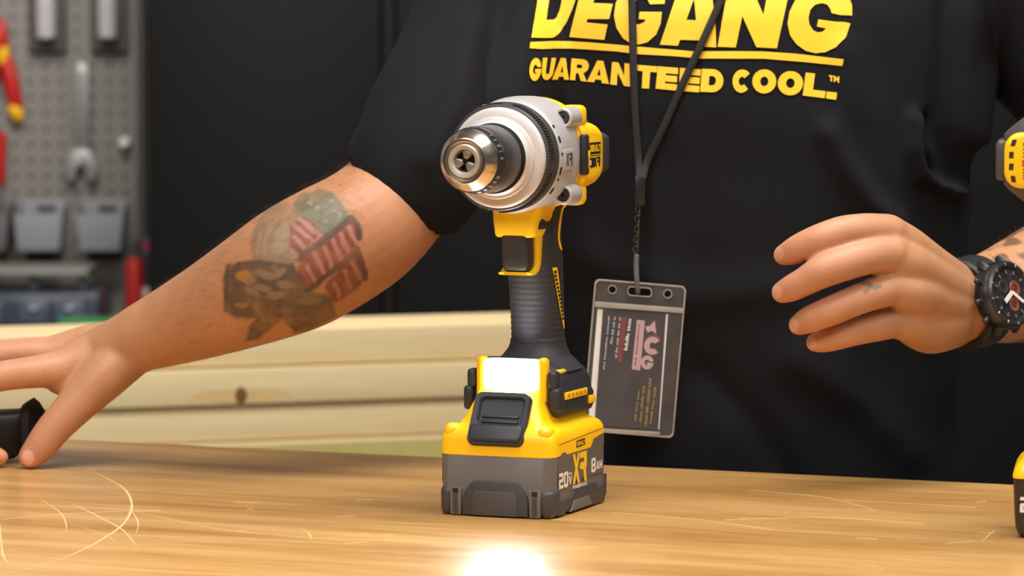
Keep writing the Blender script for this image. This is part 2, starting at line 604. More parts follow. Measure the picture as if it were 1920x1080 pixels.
def pegmat():
    m = bpy.data.materials.new('pegboard_grey')
    m.use_nodes = True
    nt = m.node_tree
    b = nt.nodes['Principled BSDF']
    b.inputs['Roughness'].default_value = 0.6
    tc = nt.nodes.new('ShaderNodeTexCoord')
    sp = nt.nodes.new('ShaderNodeSeparateXYZ')
    nt.links.new(tc.outputs['Object'], sp.inputs[0])

    def math_(op, a, bv=None):
        n = nt.nodes.new('ShaderNodeMath')
        n.operation = op
        if isinstance(a, (int, float)):
            n.inputs[0].default_value = a
        else:
            nt.links.new(a, n.inputs[0])
        if bv is not None:
            if isinstance(bv, (int, float)):
                n.inputs[1].default_value = bv
            else:
                nt.links.new(bv, n.inputs[1])
        return n.outputs[0]
    s = 0.0254
    u = math_('SUBTRACT', math_('FRACT', math_('DIVIDE', sp.outputs['X'], s)), 0.5)
    v = math_('SUBTRACT', math_('FRACT', math_('DIVIDE', sp.outputs['Z'], s)), 0.5)
    d = math_('SQRT', math_('ADD', math_('MULTIPLY', u, u), math_('MULTIPLY', v, v)))
    f = math_('LESS_THAN', d, 0.16)
    mx = nt.nodes.new('ShaderNodeMix')
    mx.data_type = 'RGBA'
    mx.inputs['A'].default_value = rgb(132, 128, 122)
    mx.inputs['B'].default_value = rgb(74, 71, 67)
    nt.links.new(f, mx.inputs['Factor'])
    nt.links.new(mx.outputs['Result'], b.inputs['Base Color'])
    return m


PEG = pegmat()
pL, pR = W(-420, 300).x, W(271, 300).x
pT, pB = W(0, -500).z, W(0, 612).z
peg = empty('pegboard', ((pL + pR) / 2, WALL_Y, pB))
tag(peg, 'grey perforated metal pegboard on the wall beside the black cabinet', 'pegboard')
MB().add(*rbox((0, -0.010, (pT - pB) / 2), (pR - pL, 0.016, pT - pB), 0.002)).build('panel', PEG, peg)
MB().add(*rbox(((pR - pL) / 2 - 0.006, -0.012, (pT - pB) / 2), (0.012, 0.024, pT - pB), 0.002)).build('edge_trim', mat('peg_trim', rgb(92, 90, 86), 0.5), peg)
WY = WALL_Y - 0.018

# adjustable wrench hanging head down
wr = empty('wrench', W(152, 330, WY - 0.012))
tag(wr, 'steel open-end wrench hanging head down on the pegboard', 'wrench')
kw = K(WY - 0.012)


def wl(px, py):
    p = W(px, py, WY - 0.012)
    return (p.x - wr.location.x, p.z - wr.location.z)


WST = mat('wrench_steel', rgb(160, 160, 158), 0.42, 0.6, var=0.06)
MB().add(*prism([wl(139, 122), wl(152, 116), wl(166, 122), wl(168, 200), wl(166, 285), wl(136, 285), wl(135, 200)], lambda u, v, w: (u, w, v), -0.006, 0.004, 0.002)).build('handle', WST, wr)
MB().add(*prism([wl(142, 135), wl(161, 135), wl(160, 270), wl(142, 270)], lambda u, v, w: (u, w, v), -0.0075, -0.004, 0.001)).build('handle_groove', mat('groove_grey', rgb(135, 135, 133), 0.5, 0.4), wr)
MB().add(*prism([wl(136, 280), wl(166, 280), wl(182, 305), wl(184, 328), wl(172, 341), wl(162, 334), wl(160, 315), wl(152, 309), wl(144, 318), wl(143, 336), wl(130, 341), wl(122, 325), wl(124, 300)],
                 lambda u, v, w: (u, w, v), -0.011, 0.004, 0.002)).build('jaw', WST, wr)

# wrench hook and the bright peg
pk = MB().add(*lathe([(0.0, 0.009), (-0.02, 0.009), (-0.026, 0.006)], lambda a, x, z: (x, a, z), 16)).build('wall_peg', mat('peg_white', rgb(235, 235, 230), 0.4), loc=W(235, 267, WY))
tag(pk, 'small white round peg alone on the grey pegboard', 'peg')

# two chrome flashlights in dark holders at the top
for px, lb in ((89, 'chrome tube clipped in the dark holder nearer the red pliers'), (204, 'chrome tube clipped in the dark holder nearer the black cabinet')):
    p = W(px, 74, WY - 0.02)
    t = empty('chrome_tube', p)
    tag(t, lb, 'tube', 'chrome tubes on the pegboard')
    MB().add(*lathe([(0, 0.010), (0.004, 0.0155), (0.06, 0.0165), (0.062, 0.0145), (0.07, 0.0145), (0.072, 0.0165), (0.13, 0.0165), (0.135, 0.010)], lambda a, x, y: (x, y - 0.016, a), 24)).build('barrel', mat('tube_chrome', rgb(222, 218, 222), 0.25, 0.35), t)
    MB().add(*rbox((0, 0.010, 0.06), (0.06, 0.012, 0.16), 0.003)).build('holder_plate', mat('holder_grey', rgb(84, 82, 80), 0.6), t)
    MB().add(*lathe([(0.095, 0.018), (0.107, 0.018), (0.107, 0.0155), (0.095, 0.0155)], lambda a, x, y: (x, y - 0.016, a), 24, closed=True)).build('clip', BLACKP, t)

# red and yellow insulated pliers and screwdriver hanging at the left
PR = mat('tool_red', rgb(196, 32, 26), 0.4)
PY = mat('tool_yellow', rgb(244, 186, 20), 0.4)
t = empty('pliers', W(0, 120, WY - 0.015))
tag(t, 'red and yellow insulated pliers hanging on the pegboard', 'pliers')


def pl(px, py):
    p = W(px, py, WY - 0.015)
    return (p.x - t.location.x, p.z - t.location.z)


def strap(name, pts, rs, m, par):
    MB().tube([(x, 0, z) for x, z in pts], rs, 10).build(name, m, par)


strap('handle', [pl(10, 110), pl(20, 150), pl(30, 195)], [0.012, 0.014, 0.011], PR, t)
strap('handle_tip', [pl(28, 206), pl(34, 218)], [0.0125, 0.010], PY, t)
strap('handle', [pl(-12, 110), pl(-24, 150), pl(-34, 195)], [0.012, 0.014, 0.011], PR, t)
strap('handle_tip', [pl(-34, 206), pl(-38, 218)], [0.0125, 0.010], PY, t)
strap('collar', [pl(3, 88), pl(7, 112)], [0.013, 0.013], PY, t)
strap('jaw', [pl(1, 86), pl(0, 60), pl(4, 40)], [0.014, 0.013, 0.006], PR, t)
t = empty('screwdriver', W(-2, 300, WY - 0.015))
tag(t, 'red handled screwdriver hanging below the pliers on the pegboard', 'screwdriver')
MB().add(*lathe([(0.045, 0.006), (0.042, 0.012), (0.02, 0.0125), (0.0, 0.0105), (-0.03, 0.011), (-0.04, 0.006)], lambda a, x, y: (x, y, a), 18)).build('handle', PR, t)
MB().add(*lathe([(-0.039, 0.004), (-0.16, 0.004), (-0.165, 0.002)], lambda a, x, y: (x, y, a), 12)).build('shaft', STEEL, t)

# hanging bins
BIN = mat('bin_grey', rgb(134, 137, 140), 0.55, var=0.03)
for px0, px1, m_, lb in ((-95, 17, mat('bin_dark', rgb(94, 90, 92), 0.6), 'dark grey plastic hanging bin farthest from the black cabinet'),
                         (27, 118, BIN, 'grey plastic hanging bin between two other bins on the pegboard'),
                         (143, 232, BIN, 'grey plastic hanging bin nearest the black cabinet')):
    a, bb = W(px0, 470, WY - 0.07), W(px1, 402, WY - 0.07)
    w_, h_ = bb.x - a.x, bb.z - a.z
    t = empty('hanging_bin', ((a.x + bb.x) / 2, WY, a.z))
    tag(t, lb, 'bin', 'hanging bins')
    sl = 0.006
    MB().add(*prism([(-w_ / 2 + sl, 0), (w_ / 2 - sl, 0), (w_ / 2, h_), (-w_ / 2, h_)], lambda u, v, w: (u, w, v), -0.075, -0.072, 0.001)).build('front', m_, t)
    for s in (-1, 1):
        MB().add(*prism([(-0.072, 0), (-0.002, 0), (-0.002, h_ + 0.02), (-0.072, h_)], lambda u, v, w, s=s: (s * (w_ / 2 - 0.003) + w * s - (sl * s * (1 - v / h_)), u, v), -0.0015, 0.0015)).build('side', m_, t)
    MB().add(*rbox((0, -0.037, 0.0015), (w_ - 2 * sl, 0.07, 0.003), 0.0005)).build('base', m_, t)
    MB().add(*rbox((0, -0.0015, h_ / 2 + 0.01), (w_, 0.003, h_ + 0.02), 0.0005)).build('back', m_, t)
    MB().add(*rbox((0.008, -0.03, h_ + 0.008), (0.028, 0.02, 0.010), 0.003)).build('hanger', DARKGREY, t)

# back bench with shelf and small items
sb_z = W(0, 622, WALL_Y - 0.3).z
t = empty('back_bench', (W(-80, 600).x, WALL_Y - 0.22, FLOOR_Z))
tag(t, 'dark steel bench under the pegboard with trays and bottles on it', 'bench')
hz = sb_z - FLOOR_Z
bw_ = 1.0
bx_ = W(276, 300, WALL_Y - 0.45).x - 0.02 - bw_ - t.location.x
DK = mat('bench_dark', rgb(44, 43, 44), 0.5)
MB().add(*rbox((bx_ + bw_ / 2, 0, hz - 0.02), (bw_, 0.38, 0.04), 0.003)).build('top', DK, t)
for sx in (bx_ + 0.05, bx_ + bw_ - 0.05):
    for sy in (-0.15, 0.15):
        MB().add(*rbox((sx, sy, (hz - 0.04) / 2), (0.05, 0.05, hz - 0.04), 0.003)).build('leg', DK, t)
# tray rack
p0 = W(78, 620, WALL_Y - 0.2)
t = empty('parts_tray', (p0.x - 0.02, WALL_Y - 0.2, sb_z))
tag(t, 'dark clear parts organiser standing on the back bench', 'organiser')
CLR = mat('tray_blue_grey', rgb(62, 68, 82), 0.25, var=0.3, nscale=30)
MB().add(*rbox((0, 0, 0.03), (0.24, 0.2, 0.06), 0.006)).build('body', CLR, t)
MB().add(*rbox((0, 0, 0.0885), (0.2, 0.16, 0.010), 0.003)).build('lid', mat('tray_lid', rgb(128, 130, 122), 0.5), t)
for sx in (-0.09, 0.015, 0.09):
    MB().add(*rbox((sx, -0.05, 0.072), (0.012, 0.012, 0.030), 0.002)).build('post', mat('tray_post', rgb(96, 98, 104), 0.4), t)
for sx in (-0.05, 0.02, 0.075):
    MB().add(*rbox((sx, -0.1, 0.030), (0.045, 0.012, 0.035), 0.004)).build('drawer', mat('tray_drawer', rgb(82, 90, 108), 0.2, var=0.3, nscale=60), t)
    MB().add(*rbox((sx, -0.108, 0.036), (0.012, 0.006, 0.008), 0.002)).build('knob', mat('tray_knob', rgb(150, 155, 165), 0.3), t)
# green box
p0 = W(168, 612, WALL_Y - 0.33)
t = empty('green_box', (p0.x, WALL_Y - 0.33, sb_z))
tag(t, 'low green plastic box with a tan lid end on the back bench', 'box')
MB().add(*rbox((0, 0, 0.012), (0.09, 0.06, 0.024), 0.004)).build('body', mat('green_plastic', rgb(44, 130, 74), 0.5), t)
MB().add(*rbox((0.052, 0, 0.014), (0.03, 0.06, 0.026), 0.004)).build('end_cap', mat('tan_plastic', rgb(150, 140, 90), 0.5), t)
# bottles
for px, lb, mc, cc, py0 in ((250, 'red spray bottle with dark cap at the foot of the black cabinet', rgb(186, 34, 28), rgb(60, 62, 56), 452),
                            (282, 'navy bottle with a red and white band at the foot of the black cabinet', rgb(42, 42, 52), rgb(84, 74, 122), 445)):
    p = W(px, 600, WALL_Y - 0.16)
    top = W(px, py0, WALL_Y - 0.16).z
    t = empty('spray_bottle', (p.x, WALL_Y - 0.14, sb_z))
    tag(t, lb, 'bottle', 'bottles by the cabinet')
    H = top - sb_z
    MB().add(*lathe([(0, 0.010), (0.002, 0.0135), (H * .72, 0.0135), (H * .8, 0.010)], lambda a, x, y: (x, y, a), 24)).build('body', mat('bottle_' + str(px), mc, 0.4), t)
    MB().add(*lathe([(H * .78, 0.009), (H * .8, 0.0115), (H * .97, 0.0105), (H, 0.007)], lambda a, x, y: (x, y, a), 24)).build('cap', mat('cap_' + str(px), cc, 0.5), t)
    if px == 282:
        MB().add(*lathe([(H * .28, 0.0139), (H * .42, 0.0139)], lambda a, x, y: (x, y, a), 24)).build('label_band', mat('band_white', rgb(220, 205, 195), 0.5), t)
        MB().add(*lathe([(H * .22, 0.0140), (H * .28, 0.0140)], lambda a, x, y: (x, y, a), 24)).build('label_band', mat('band_red', rgb(186, 40, 50), 0.5), t)
        MB().add(*lathe([(H * .86, 0.0118), (H * .93, 0.0118)], lambda a, x, y: (x, y, a), 24)).build('cap_ring', mat('band_red', rgb(186, 40, 50), 0.5), t)

# black cabinet filling the wall behind the person
cl, cr = W(276, 300, WALL_Y - 0.45).x, 2.2
t = empty('storage_cabinet', ((cl + cr) / 2, WALL_Y - 0.225, FLOOR_Z))
tag(t, 'tall matte black storage cabinet with plain doors behind the person', 'cabinet')
CAB = mat('cabinet_black', rgb(11, 11, 12), 0.5, var=0.1, nscale=3, spec=0.3)
cw = cr - cl
MB().add(*rbox((0, 0, 1.3), (cw, 0.44, 2.6), 0.004)).build('carcass', CAB, t)
xs = [W(282, 0, WALL_Y - 0.46).x, W(714, 0, WALL_Y - 0.46).x, W(742, 0, WALL_Y - 0.46).x]
xc = (cl + cr) / 2
edges = [(xs[0], xs[1]), (xs[2], xs[2] + 0.62), (xs[2] + 0.63, xs[2] + 1.25)]
for i, (a, b_) in enumerate(edges):
    d = MB().add(*rbox(((a + b_) / 2 - xc, -0.23, 1.3), (b_ - a, 0.02, 2.56), 0.004)).build('door', CAB, t)
    MB().add(*rbox((b_ - xc - 0.05, -0.25, 0.62), (0.015, 0.02, 0.16), 0.004)).build('handle', mat('cab_handle', rgb(30, 30, 30), 0.4), d)
MB().add(*rbox(((xs[1] + xs[2]) / 2 - xc, -0.226, 1.3), (xs[2] - xs[1] - 0.006, 0.012, 2.56), 0.002)).build('mullion', mat('cab_mull', rgb(17, 17, 18), 0.5, spec=0.3), t)
# ================================================================== the cordless drill in focus
DYAW = math.radians(21.5)
bf = G(929, 969.5)                         # middle of the battery's front foot
fdir = Vector((math.sin(DYAW), math.cos(DYAW), 0))      # depth direction of the drill (nose -> rear)
base = bf + fdir * 0.047
drill = empty('cordless_drill', (base.x, base.y, 0), (0, 0, -DYAW))
tag(drill, 'yellow and black cordless drill with silver gearbox standing upright on its battery, work light on', 'drill')
AX = 219.5


def D(x, dep, z):
    return Vector((x * .001, (dep - 98) * .001, z * .001))


def axial(a, x, z):                        # lathe around the chuck axis
    return D(x, a, AX + z)


def ring_xz(dep, pts, zc=AX):
    return [D(p[0], dep, zc + p[1]) for p in pts]


def ring_xy(z, hx, d0, d1, r, n=6):
    return [D(p[0], (d0 + d1) / 2 + p[1], z) for p in rrect(hx, (d1 - d0) / 2, r, n)]


# --- chuck
MB().add(*lathe([(16, 6.6), (2.0, 6.6), (0.6, 7.0), (0.0, 7.5), (-0.3, 9.5), (0.2, 10.1), (1.2, 10.3), (1.9, 10.4), (16, 10.4)], axial, 96)).build('nose_ring', mat('brushed_steel', rgb(196, 184, 170), 0.42, 0.55), drill)
ch = MB().add(*lathe([(16, 10.3), (1.9, 10.35), (1.9, 11.0), (0.9, 11.2), (0.7, 12.2), (1.3, 12.5),
                      (2.4, 12.7), (2.4, 13.1), (0.7, 13.3), (0.9, 13.9), (1.6, 14.3), (4.0, 15.6), (7.6, 18.0), (8.6, 18.4)], axial, 96)).build('chuck_nose', CHROME, drill)
MB().add(*lathe([(7, 0.01), (7.5, 6.59)], axial, 48)).build('chuck_bore', mat('bore_dark', rgb(24, 18, 15), 0.6), ch)
for k in range(3):
    a = math.radians(75 + 120 * k)
    ca, sa = math.cos(a), math.sin(a)
    pr = [(-1.2, 0), (1.2, 0), (3.0, 3.4), (2.2, 5.0), (-2.2, 5.0), (-3.0, 3.4)]

    def jm(u, v, w, ca=ca, sa=sa):
        r = 1.5 + v + 0.16 * (w - 2.2)
        return D(ca * r - sa * u, w, AX + sa * r + ca * u)
    j = prism(pr, jm, 2.2, 8, 0.35)
    MB().add(*j).build('jaw', STEEL, ch)
sl = MB().add(*lathe([(8.6, 18.4), (9.2, 19.0), (15.2, 20.0), (15.8, 19.6), (16.4, 20.2), (40, 20.6), (43.4, 20.5), (44.6, 19.8), (47, 19.5)], axial, 96)).build('chuck_sleeve', GUNMETAL, drill)
# raised marks around the sleeve band
mb = MB()
for k in range(26):
    a0 = math.radians(-150 + k * 11.2)
    if k % 7 in (5, 6):
        continue
    bw = random.choice((0.35, 0.6, 0.85))

    def cm(u, v, a0=a0):
        aa = a0 - math.radians(7.0) * u
        return axial(9.8 + 4.6 * (1 - v), 19.35 * math.cos(aa) * (1 + .045 * (1 - v)), 19.35 * math.sin(aa) * (1 + .045 * (1 - v)))
    mb.add(*fill([[(0, .1), (bw, .1), (bw, .9), (0, .9)]] if k % 3 else [[(0, .1), (bw, .1), (bw, .9), (0, .9)], [(bw * .3, .3), (bw * .7, .3), (bw * .7, .7), (bw * .3, .7)]], cm))
mb.build('sleeve_marking', mat('marking_grey', rgb(150, 146, 142), 0.4, 0.6), sl, smooth=0)

MB().add(*lathe([(45.5, 19.4), (46.4, 21.5), (48, 21.5)], axial, 64)).build('collar_gap', mat('gap_black', rgb(10, 10, 12), 0.7), drill)
# --- clutch collar and dial ring
MB().add(*lathe([(48, 20.5), (46.6, 21.3), (47.4, 22.2), (50.4, 23.0), (51.0, 24.6), (52.6, 25.2), (52.8, 26.2), (53.2, 29.0), (53.9, 30.1), (55.2, 30.7), (58, 30.9)], axial, 96)).build('clutch_collar', SILVERL, drill)
dial = MB().add(*lathe([(56.5, 30.2), (57.0, 31.8), (58.2, 32.6), (66, 33.6), (67.0, 33.2), (68.2, 33.8), (72, 33.6), (73, 32)], axial, 120)).build('mode_dial', DIALDARK, drill)
rb = []
for k in range(120):
    if (k // 15) % 2 == 1 and k % 15 > 10:
        continue
    a = 2 * math.pi * k / 120
    rb.append(a)
mbr = MB()
for a in rb:
    ca, sa = math.cos(a), math.sin(a)

    def rm(x, y, z, ca=ca, sa=sa):
        return axial(y, ca * x - sa * z, sa * x + ca * z)
    vv, ff = rbox((33.1, 61.6, 0), (1.4, 6.4, 0.75), 0.2, 1)
    mbr.add([rm(*p) for p in vv], ff)
mbr.build('grip_ridges', BLACKP, dial)['kind'] = 'stuff'
# --- gearbox
NG = 80


def gear_ring(dep, r, sq, ex=0.0, top=0.0):
    out = []
    for k in range(NG):
        t = 2 * math.pi * k / NG
        c, s = math.cos(t), math.sin(t)
        p = 2.0 + sq
        q = (abs(c) ** p + abs(s) ** p) ** (-1.0 / p)
        x, z = r * q * c, r * q * s
        if z > 0:
            z *= 1 + top
        out.append(D(x + ex * (1 if c > 0 else -1) * abs(c), dep, AX + z))
    return out


gb = MB().rings([gear_ring(70.5, 31.5, 0), gear_ring(72, 33.5, 0), gear_ring(75, 34.6, 0, top=.01), gear_ring(78, 34.9, 0, top=.02), gear_ring(84, 34.6, 0.1, top=.05), gear_ring(90, 34.2, .25, top=.07),
                 gear_ring(98, 34.2, .3, top=.075), gear_ring(106, 34.2, .3, top=.07), gear_ring(107.5, 33.4, .3, top=.05), gear_ring(108, 31, .3, top=.04)]).build('gearbox', SILVER, drill)
for sx in (-1, 1):
    for sz in (-1, 1):
        def lug(a, x, z, sx=sx, sz=sz):
            return D((28.6 if sx > 0 else -25.6) + x, a + 4.5, AX + sz * 23.6 + z)
        b_ = MB().add(*lathe([(89, 4.2), (86.6, 4.3), (86.2, 5.3), (87, 6.1), (103, 6.9), (104, 6.5)], lug, 32)).build('screw_boss', SILVER, drill)
        MB().add(*lathe([(88.4, 1.1), (86.9, 1.2), (86.7, 3.4), (87.4, 4.15), (90, 4.15)], lug, 24)).build('screw', BLACKP, b_)
        vv, ff = rbox((sx * 24, 100, AX + sz * 21), (12, 13, 10), 2.5, 2)
        MB().add([D(*p) for p in vv], ff).build('boss_web', SILVER, b_)
# side ribs and the raised XR panel of the gearbox
for sx in (-1, 1):
    vv, ff = rbox((sx * 33.4, 85.5, AX - 1.5), (3.4, 17, 12.6), 0.6, 2)
    pn = MB().add([D(*p) for p in vv], ff).build('badge_panel', SILVER, drill)

    def pm(u, v, sx=sx):
        dd = 79.5 + 11 * u if sx > 0 else 90.5 - 11 * u
        return D(sx * 35.22, dd, AX - 5.4 + 7.8 * v)
    text_obj('badge_lettering', 'Xr', pm, GREYINK, pn, gap=-0.02)
for k, (dz, ln) in enumerate(((20, 2), (13, 4), (3, 1.5), (-6, 5), (-13, 1.5), (-19, 4.5))):
    a0 = math.asin(max(-1, min(1, dz / 34.9)))
    mb = MB()
    vs_ = []
    for j in range(5):
        a = a0 - (ln / 34.9) * (j / 4)
        for dep in (73.6, 75.2):
            rr = 34.55 if dep < 74 else 34.95
            vs_.append(axial(dep, rr * math.cos(a), rr * math.sin(a)))
    mb.add(vs_, [(2 * j, 2 * j + 1, 2 * j + 3, 2 * j + 2) for j in range(4)]).build('scale_mark', BLACKINK, gb, smooth=0)

# --- motor housing
mh = MB().rings([gear_ring(106, 33.0, .2, top=.05), gear_ring(107, 34.6, .2, top=.03), gear_ring(111, 35.2, .2, top=.03), gear_ring(118, 34.8, .2, top=.03), gear_ring(124, 33.6, .2, top=.03), gear_ring(128, 31, .2, top=0), gear_ring(131, 27, .2), gear_ring(132, 20, .2)]).build('motor_housing', YELLOW, drill)
for sx in (-1, 1):
    for sz in (-1, 1):
        vv, ff = rbox((sx * 27.0, 114, AX + sz * 24.3), (14.5, 14, 13.5), 4.0, 3)
        MB().add([D(*p) for p in vv], ff).build('corner_boss', YELLOW, mh)


def house_ring(dep, hx, hz, r, dz=0):
    return [D(p[0], dep, AX + dz + p[1]) for p in rrect(hx, hz, r, 8)]


MB().rings([house_ring(109, 34.0, 19, 6), house_ring(111, 36, 20, 7), house_ring(128, 36.5, 20, 8), house_ring(138, 36.2, 19.5, 10), house_ring(146, 34.5, 19, 11), house_ring(150, 31.5, 18, 12), house_ring(151, 29, 17, 12)]).build('side_housing', YELLOW, mh)
MB().rings([gear_ring(128, 30, .2), gear_ring(132, 31.5, .2), gear_ring(146, 30.5, .3), gear_ring(154, 27, .3), gear_ring(158, 22, .3), gear_ring(159, 16, .3)]).build('vent_band', BLACKP, drill)
rc = MB().rings([house_ring(149, 32, 14, 6), house_ring(151, 34.5, 13.5, 5), house_ring(156, 35.2, 12.5, 5), house_ring(159, 34, 11.5, 5), house_ring(160, 31, 10, 5)]).build('end_bumper', RUBBER, drill)
for sx in (-1, 1):
    vv, ff = rbox((sx * 35.8, 109.6, AX + 0.5), (4.4, 7.2, 25), 1.3, 3)
    cb = MB().add([D(*p) for p in vv], ff).build('side_grille', BLACKP, drill)
    icon = [(-.9, -7), (-.9, 0), (-1.8, .6), (-1.8, 4), (1.8, 4), (1.8, .6), (.9, 0), (.9, -7)]
    MB().add(*prism(icon, lambda u, v, w, sx=sx: D(sx * w, 112.2 + u, AX - 1 + v), 36.6, 38.2, 0.1)).build('tool_symbol', YELLOW, cb)
    # printed label on the side housing

    def sm(d0, d1, z0, z1, off=36.62, sx=sx):
        def f(u, v):
            dd = d0 + (d1 - d0) * u if sx > 0 else d1 - (d1 - d0) * u
            xx = off if dd <= 129 else off - 0.03 * (dd - 129) - 0.0012 * (dd - 129) ** 2
            return D(sx * xx, dd, AX + z0 + (z1 - z0) * v)
        return f

    def grid(f, n=8):
        vs_ = [f(i / n, j) for i in range(n + 1) for j in (0, 1)]
        return vs_, [(2 * i, 2 * i + 1, 2 * i + 3, 2 * i + 2) for i in range(n)]
    lb = MB().add(*grid(sm(116.5, 137.5, 0.3, 7.6))).build('name_plate', BLACKINK, mh, smooth=0)
    text_obj('name_lettering', 'DEWALT', sm(117.5, 136.5, 1.8, 6.2, 36.75), YELLOW, lb, gap=0.16)
    MB().add(*grid(sm(116.5, 137.5, -0.9, -0.4))).build('rule_line', BLACKINK, mh, smooth=0)
    MB().add(*grid(sm(116.5, 125.5, -7.8, -1.9))).build('badge_field', BLACKINK, mh, smooth=0)
    text_obj('badge_lettering', 'E', sm(117.2, 119.8, -6.4, -3.4, 36.75), WHITEP, mh)
    text_obj('badge_lettering', 'Xr', sm(124.0, 136.5, -7.8, -1.6, 36.72), BLACKINK, mh, gap=-0.02)

# --- upper handle: yellow shell, trigger, switch
nk = MB()
nk.rings([ring_xy(169.6, 12.2, 81.5, 100, 3.5), ring_xy(171, 13.2, 80.5, 102, 4), ring_xy(180, 14.0, 79.5, 112, 4), ring_xy(184.5, 14.2, 79.5, 120, 4), ring_xy(187, 15, 80.5, 138, 4), ring_xy(193, 20, 84, 152, 6), ring_xy(200, 24, 88, 150, 6)])
nk.build('handle_shell', YELLOW, drill)
# guard strip that runs down behind the trigger and curls under it
for sx in (-1, 1):
    gp = [(91.5, 173), (103, 173), (101.5, 160), (100.0, 152), (96.5, 148), (90, 146.2), (84, 146.2), (83.5, 147.6), (88, 148.4), (91.8, 150.5), (93.0, 155), (92.4, 165)]
    MB().add(*prism(gp, lambda u, v, w, sx=sx: D(sx * w, u, v), 7.0, 11.2, 0.7)).build('trigger_guard', YELLOW, drill)
MB().add(*prism([(83.8, 146.0), (96, 146.0), (98, 148.6), (84, 148.0)], lambda u, v, w: D(w, u, v), -9.5, 9.5, 0.4)).build('guard_bottom', YELLOW, drill)
tr = MB()
tr.rings([[D(p[0], 90.5 + dd + p[1], z) for p in rrect(hx, 8.2, 3.0)] for z, hx, dd in ((148.6, 7.2, 2.2), (149.4, 8.4, 1.6), (152, 8.9, 0.6), (158, 9.0, 0.2), (164, 9.0, -0.6), (169.4, 9.0, -1.6), (170.4, 8.6, -1.8))])
tr.build('trigger', BLACKP, drill)
# forward/reverse lever on the side
for sx in (-1, 1):
    MB().add(*prism([(88, 174.5), (89, 178.5), (93, 180.5), (98, 178.5), (110, 178.5), (112, 174.0)], lambda u, v, w, sx=sx: D(sx * w, u, v), 11, 15.6, 0.6)).build('direction_lever', BLACKP, drill)

# --- rubber grip
gr = []
NGR = 56


def grip_prof(z):
    tab = [(86, 112, 29, 33, 3.2), (90, 116, 24.5, 29, 3.0), (94, 120, 19.5, 24.5, 2.6), (99, 122.5, 16.8, 21.5, 2.4), (106, 123.3, 15.6, 20.3, 2.3), (125, 121.5, 15.6, 20.5, 2.3), (145, 119.3, 15.8, 20.8, 2.4), (155, 118.3, 15.8, 20.4, 2.4), (168, 117.6, 15.2, 19.8, 2.4), (185, 120.5, 15.0, 20.5, 2.4), (197, 124, 18, 24, 2.4)]
    for a, b_ in zip(tab, tab[1:]):
        if a[0] <= z <= b_[0]:
            t = (z - a[0]) / (b_[0] - a[0])
            return [a[i] + (b_[i] - a[i]) * t for i in range(1, 5)]


z = 86.0
while z <= 197:
    cy, hx, hy, ex = grip_prof(min(z, 197))
    rib = 0.42 * max(0, math.sin(z * 2 * math.pi / 3.6)) if 101 < z < 150 else 0
    rg = []
    for k in range(NGR):
        t = 2 * math.pi * k / NGR
        c, s = math.cos(t), math.sin(t)
        q = (abs(c) ** ex + abs(s) ** ex) ** (-1 / ex)
        w = 1.0 if s < 0.55 else 0.0
        rg.append(D((hx - rib * w) * q * c, cy + (hy - rib * w * .5) * q * s, z))
    gr.append(rg)
    z += 0.9
gpo = MB().rings(gr).build('grip', RUBBER, drill, smooth=50)


def on_grip(z, ang, off=0.35):
    cy, hx, hy, ex = grip_prof(z)
    c, s = math.cos(ang), math.sin(ang)
    q = (abs(c) ** ex + abs(s) ** ex) ** (-1 / ex)
    return D((hx + off) * q * c, cy + (hy + off) * q * s, z)


for sg in (1, -1):
    def A(a, sg=sg):
        return a if sg > 0 else math.pi - a
    # yellow printed strip
    st = [(z_, a_ - .5, b_ - .5) for z_, a_, b_ in ((149.5, .02, .30), (147, .06, .34), (140, .15, .42), (132, .26, .48), (124, .38, .62), (118, .50, .76), (113, .62, .78), (110, .72, .78))]
    vs_ = []
    for z_, a0, a1 in st:
        vs_ += [on_grip(z_, A(a0)), on_grip(z_, A(a1))]
    ys = MB().add(vs_, [(2 * i, 2 * i + 1, 2 * i + 3, 2 * i + 2) for i in range(len(st) - 1)]).build('logo_strip', YELLOW, gpo)
    mb = MB()
    for i in range(13):
        z_ = 147.5 - i * 2.5
        am = -.34 + max(0, i - 1) * .042
        mb.add([on_grip(z_, A(am - .06), .55), on_grip(z_, A(am + .08), .55), on_grip(z_ - 1.6, A(am + .10), .55), on_grip(z_ - 1.6, A(am - .04), .55)], [(0, 1, 2, 3)])
    mb.build('strip_lettering', BLACKINK, ys, smooth=0)
    # yellow piping at the rear shoulder
    pts = [on_grip(z_, A(a_), 0.1) for z_, a_ in ((190, .45), (186, .30), (181, .16), (175, .08), (168, .06), (163, .12), (160.5, .24))]
    MB().tube(catmull(pts, 4), [1.5e-3] * 4 + [0.9e-3] * 21, 8).build('piping', YELLOW, gpo)

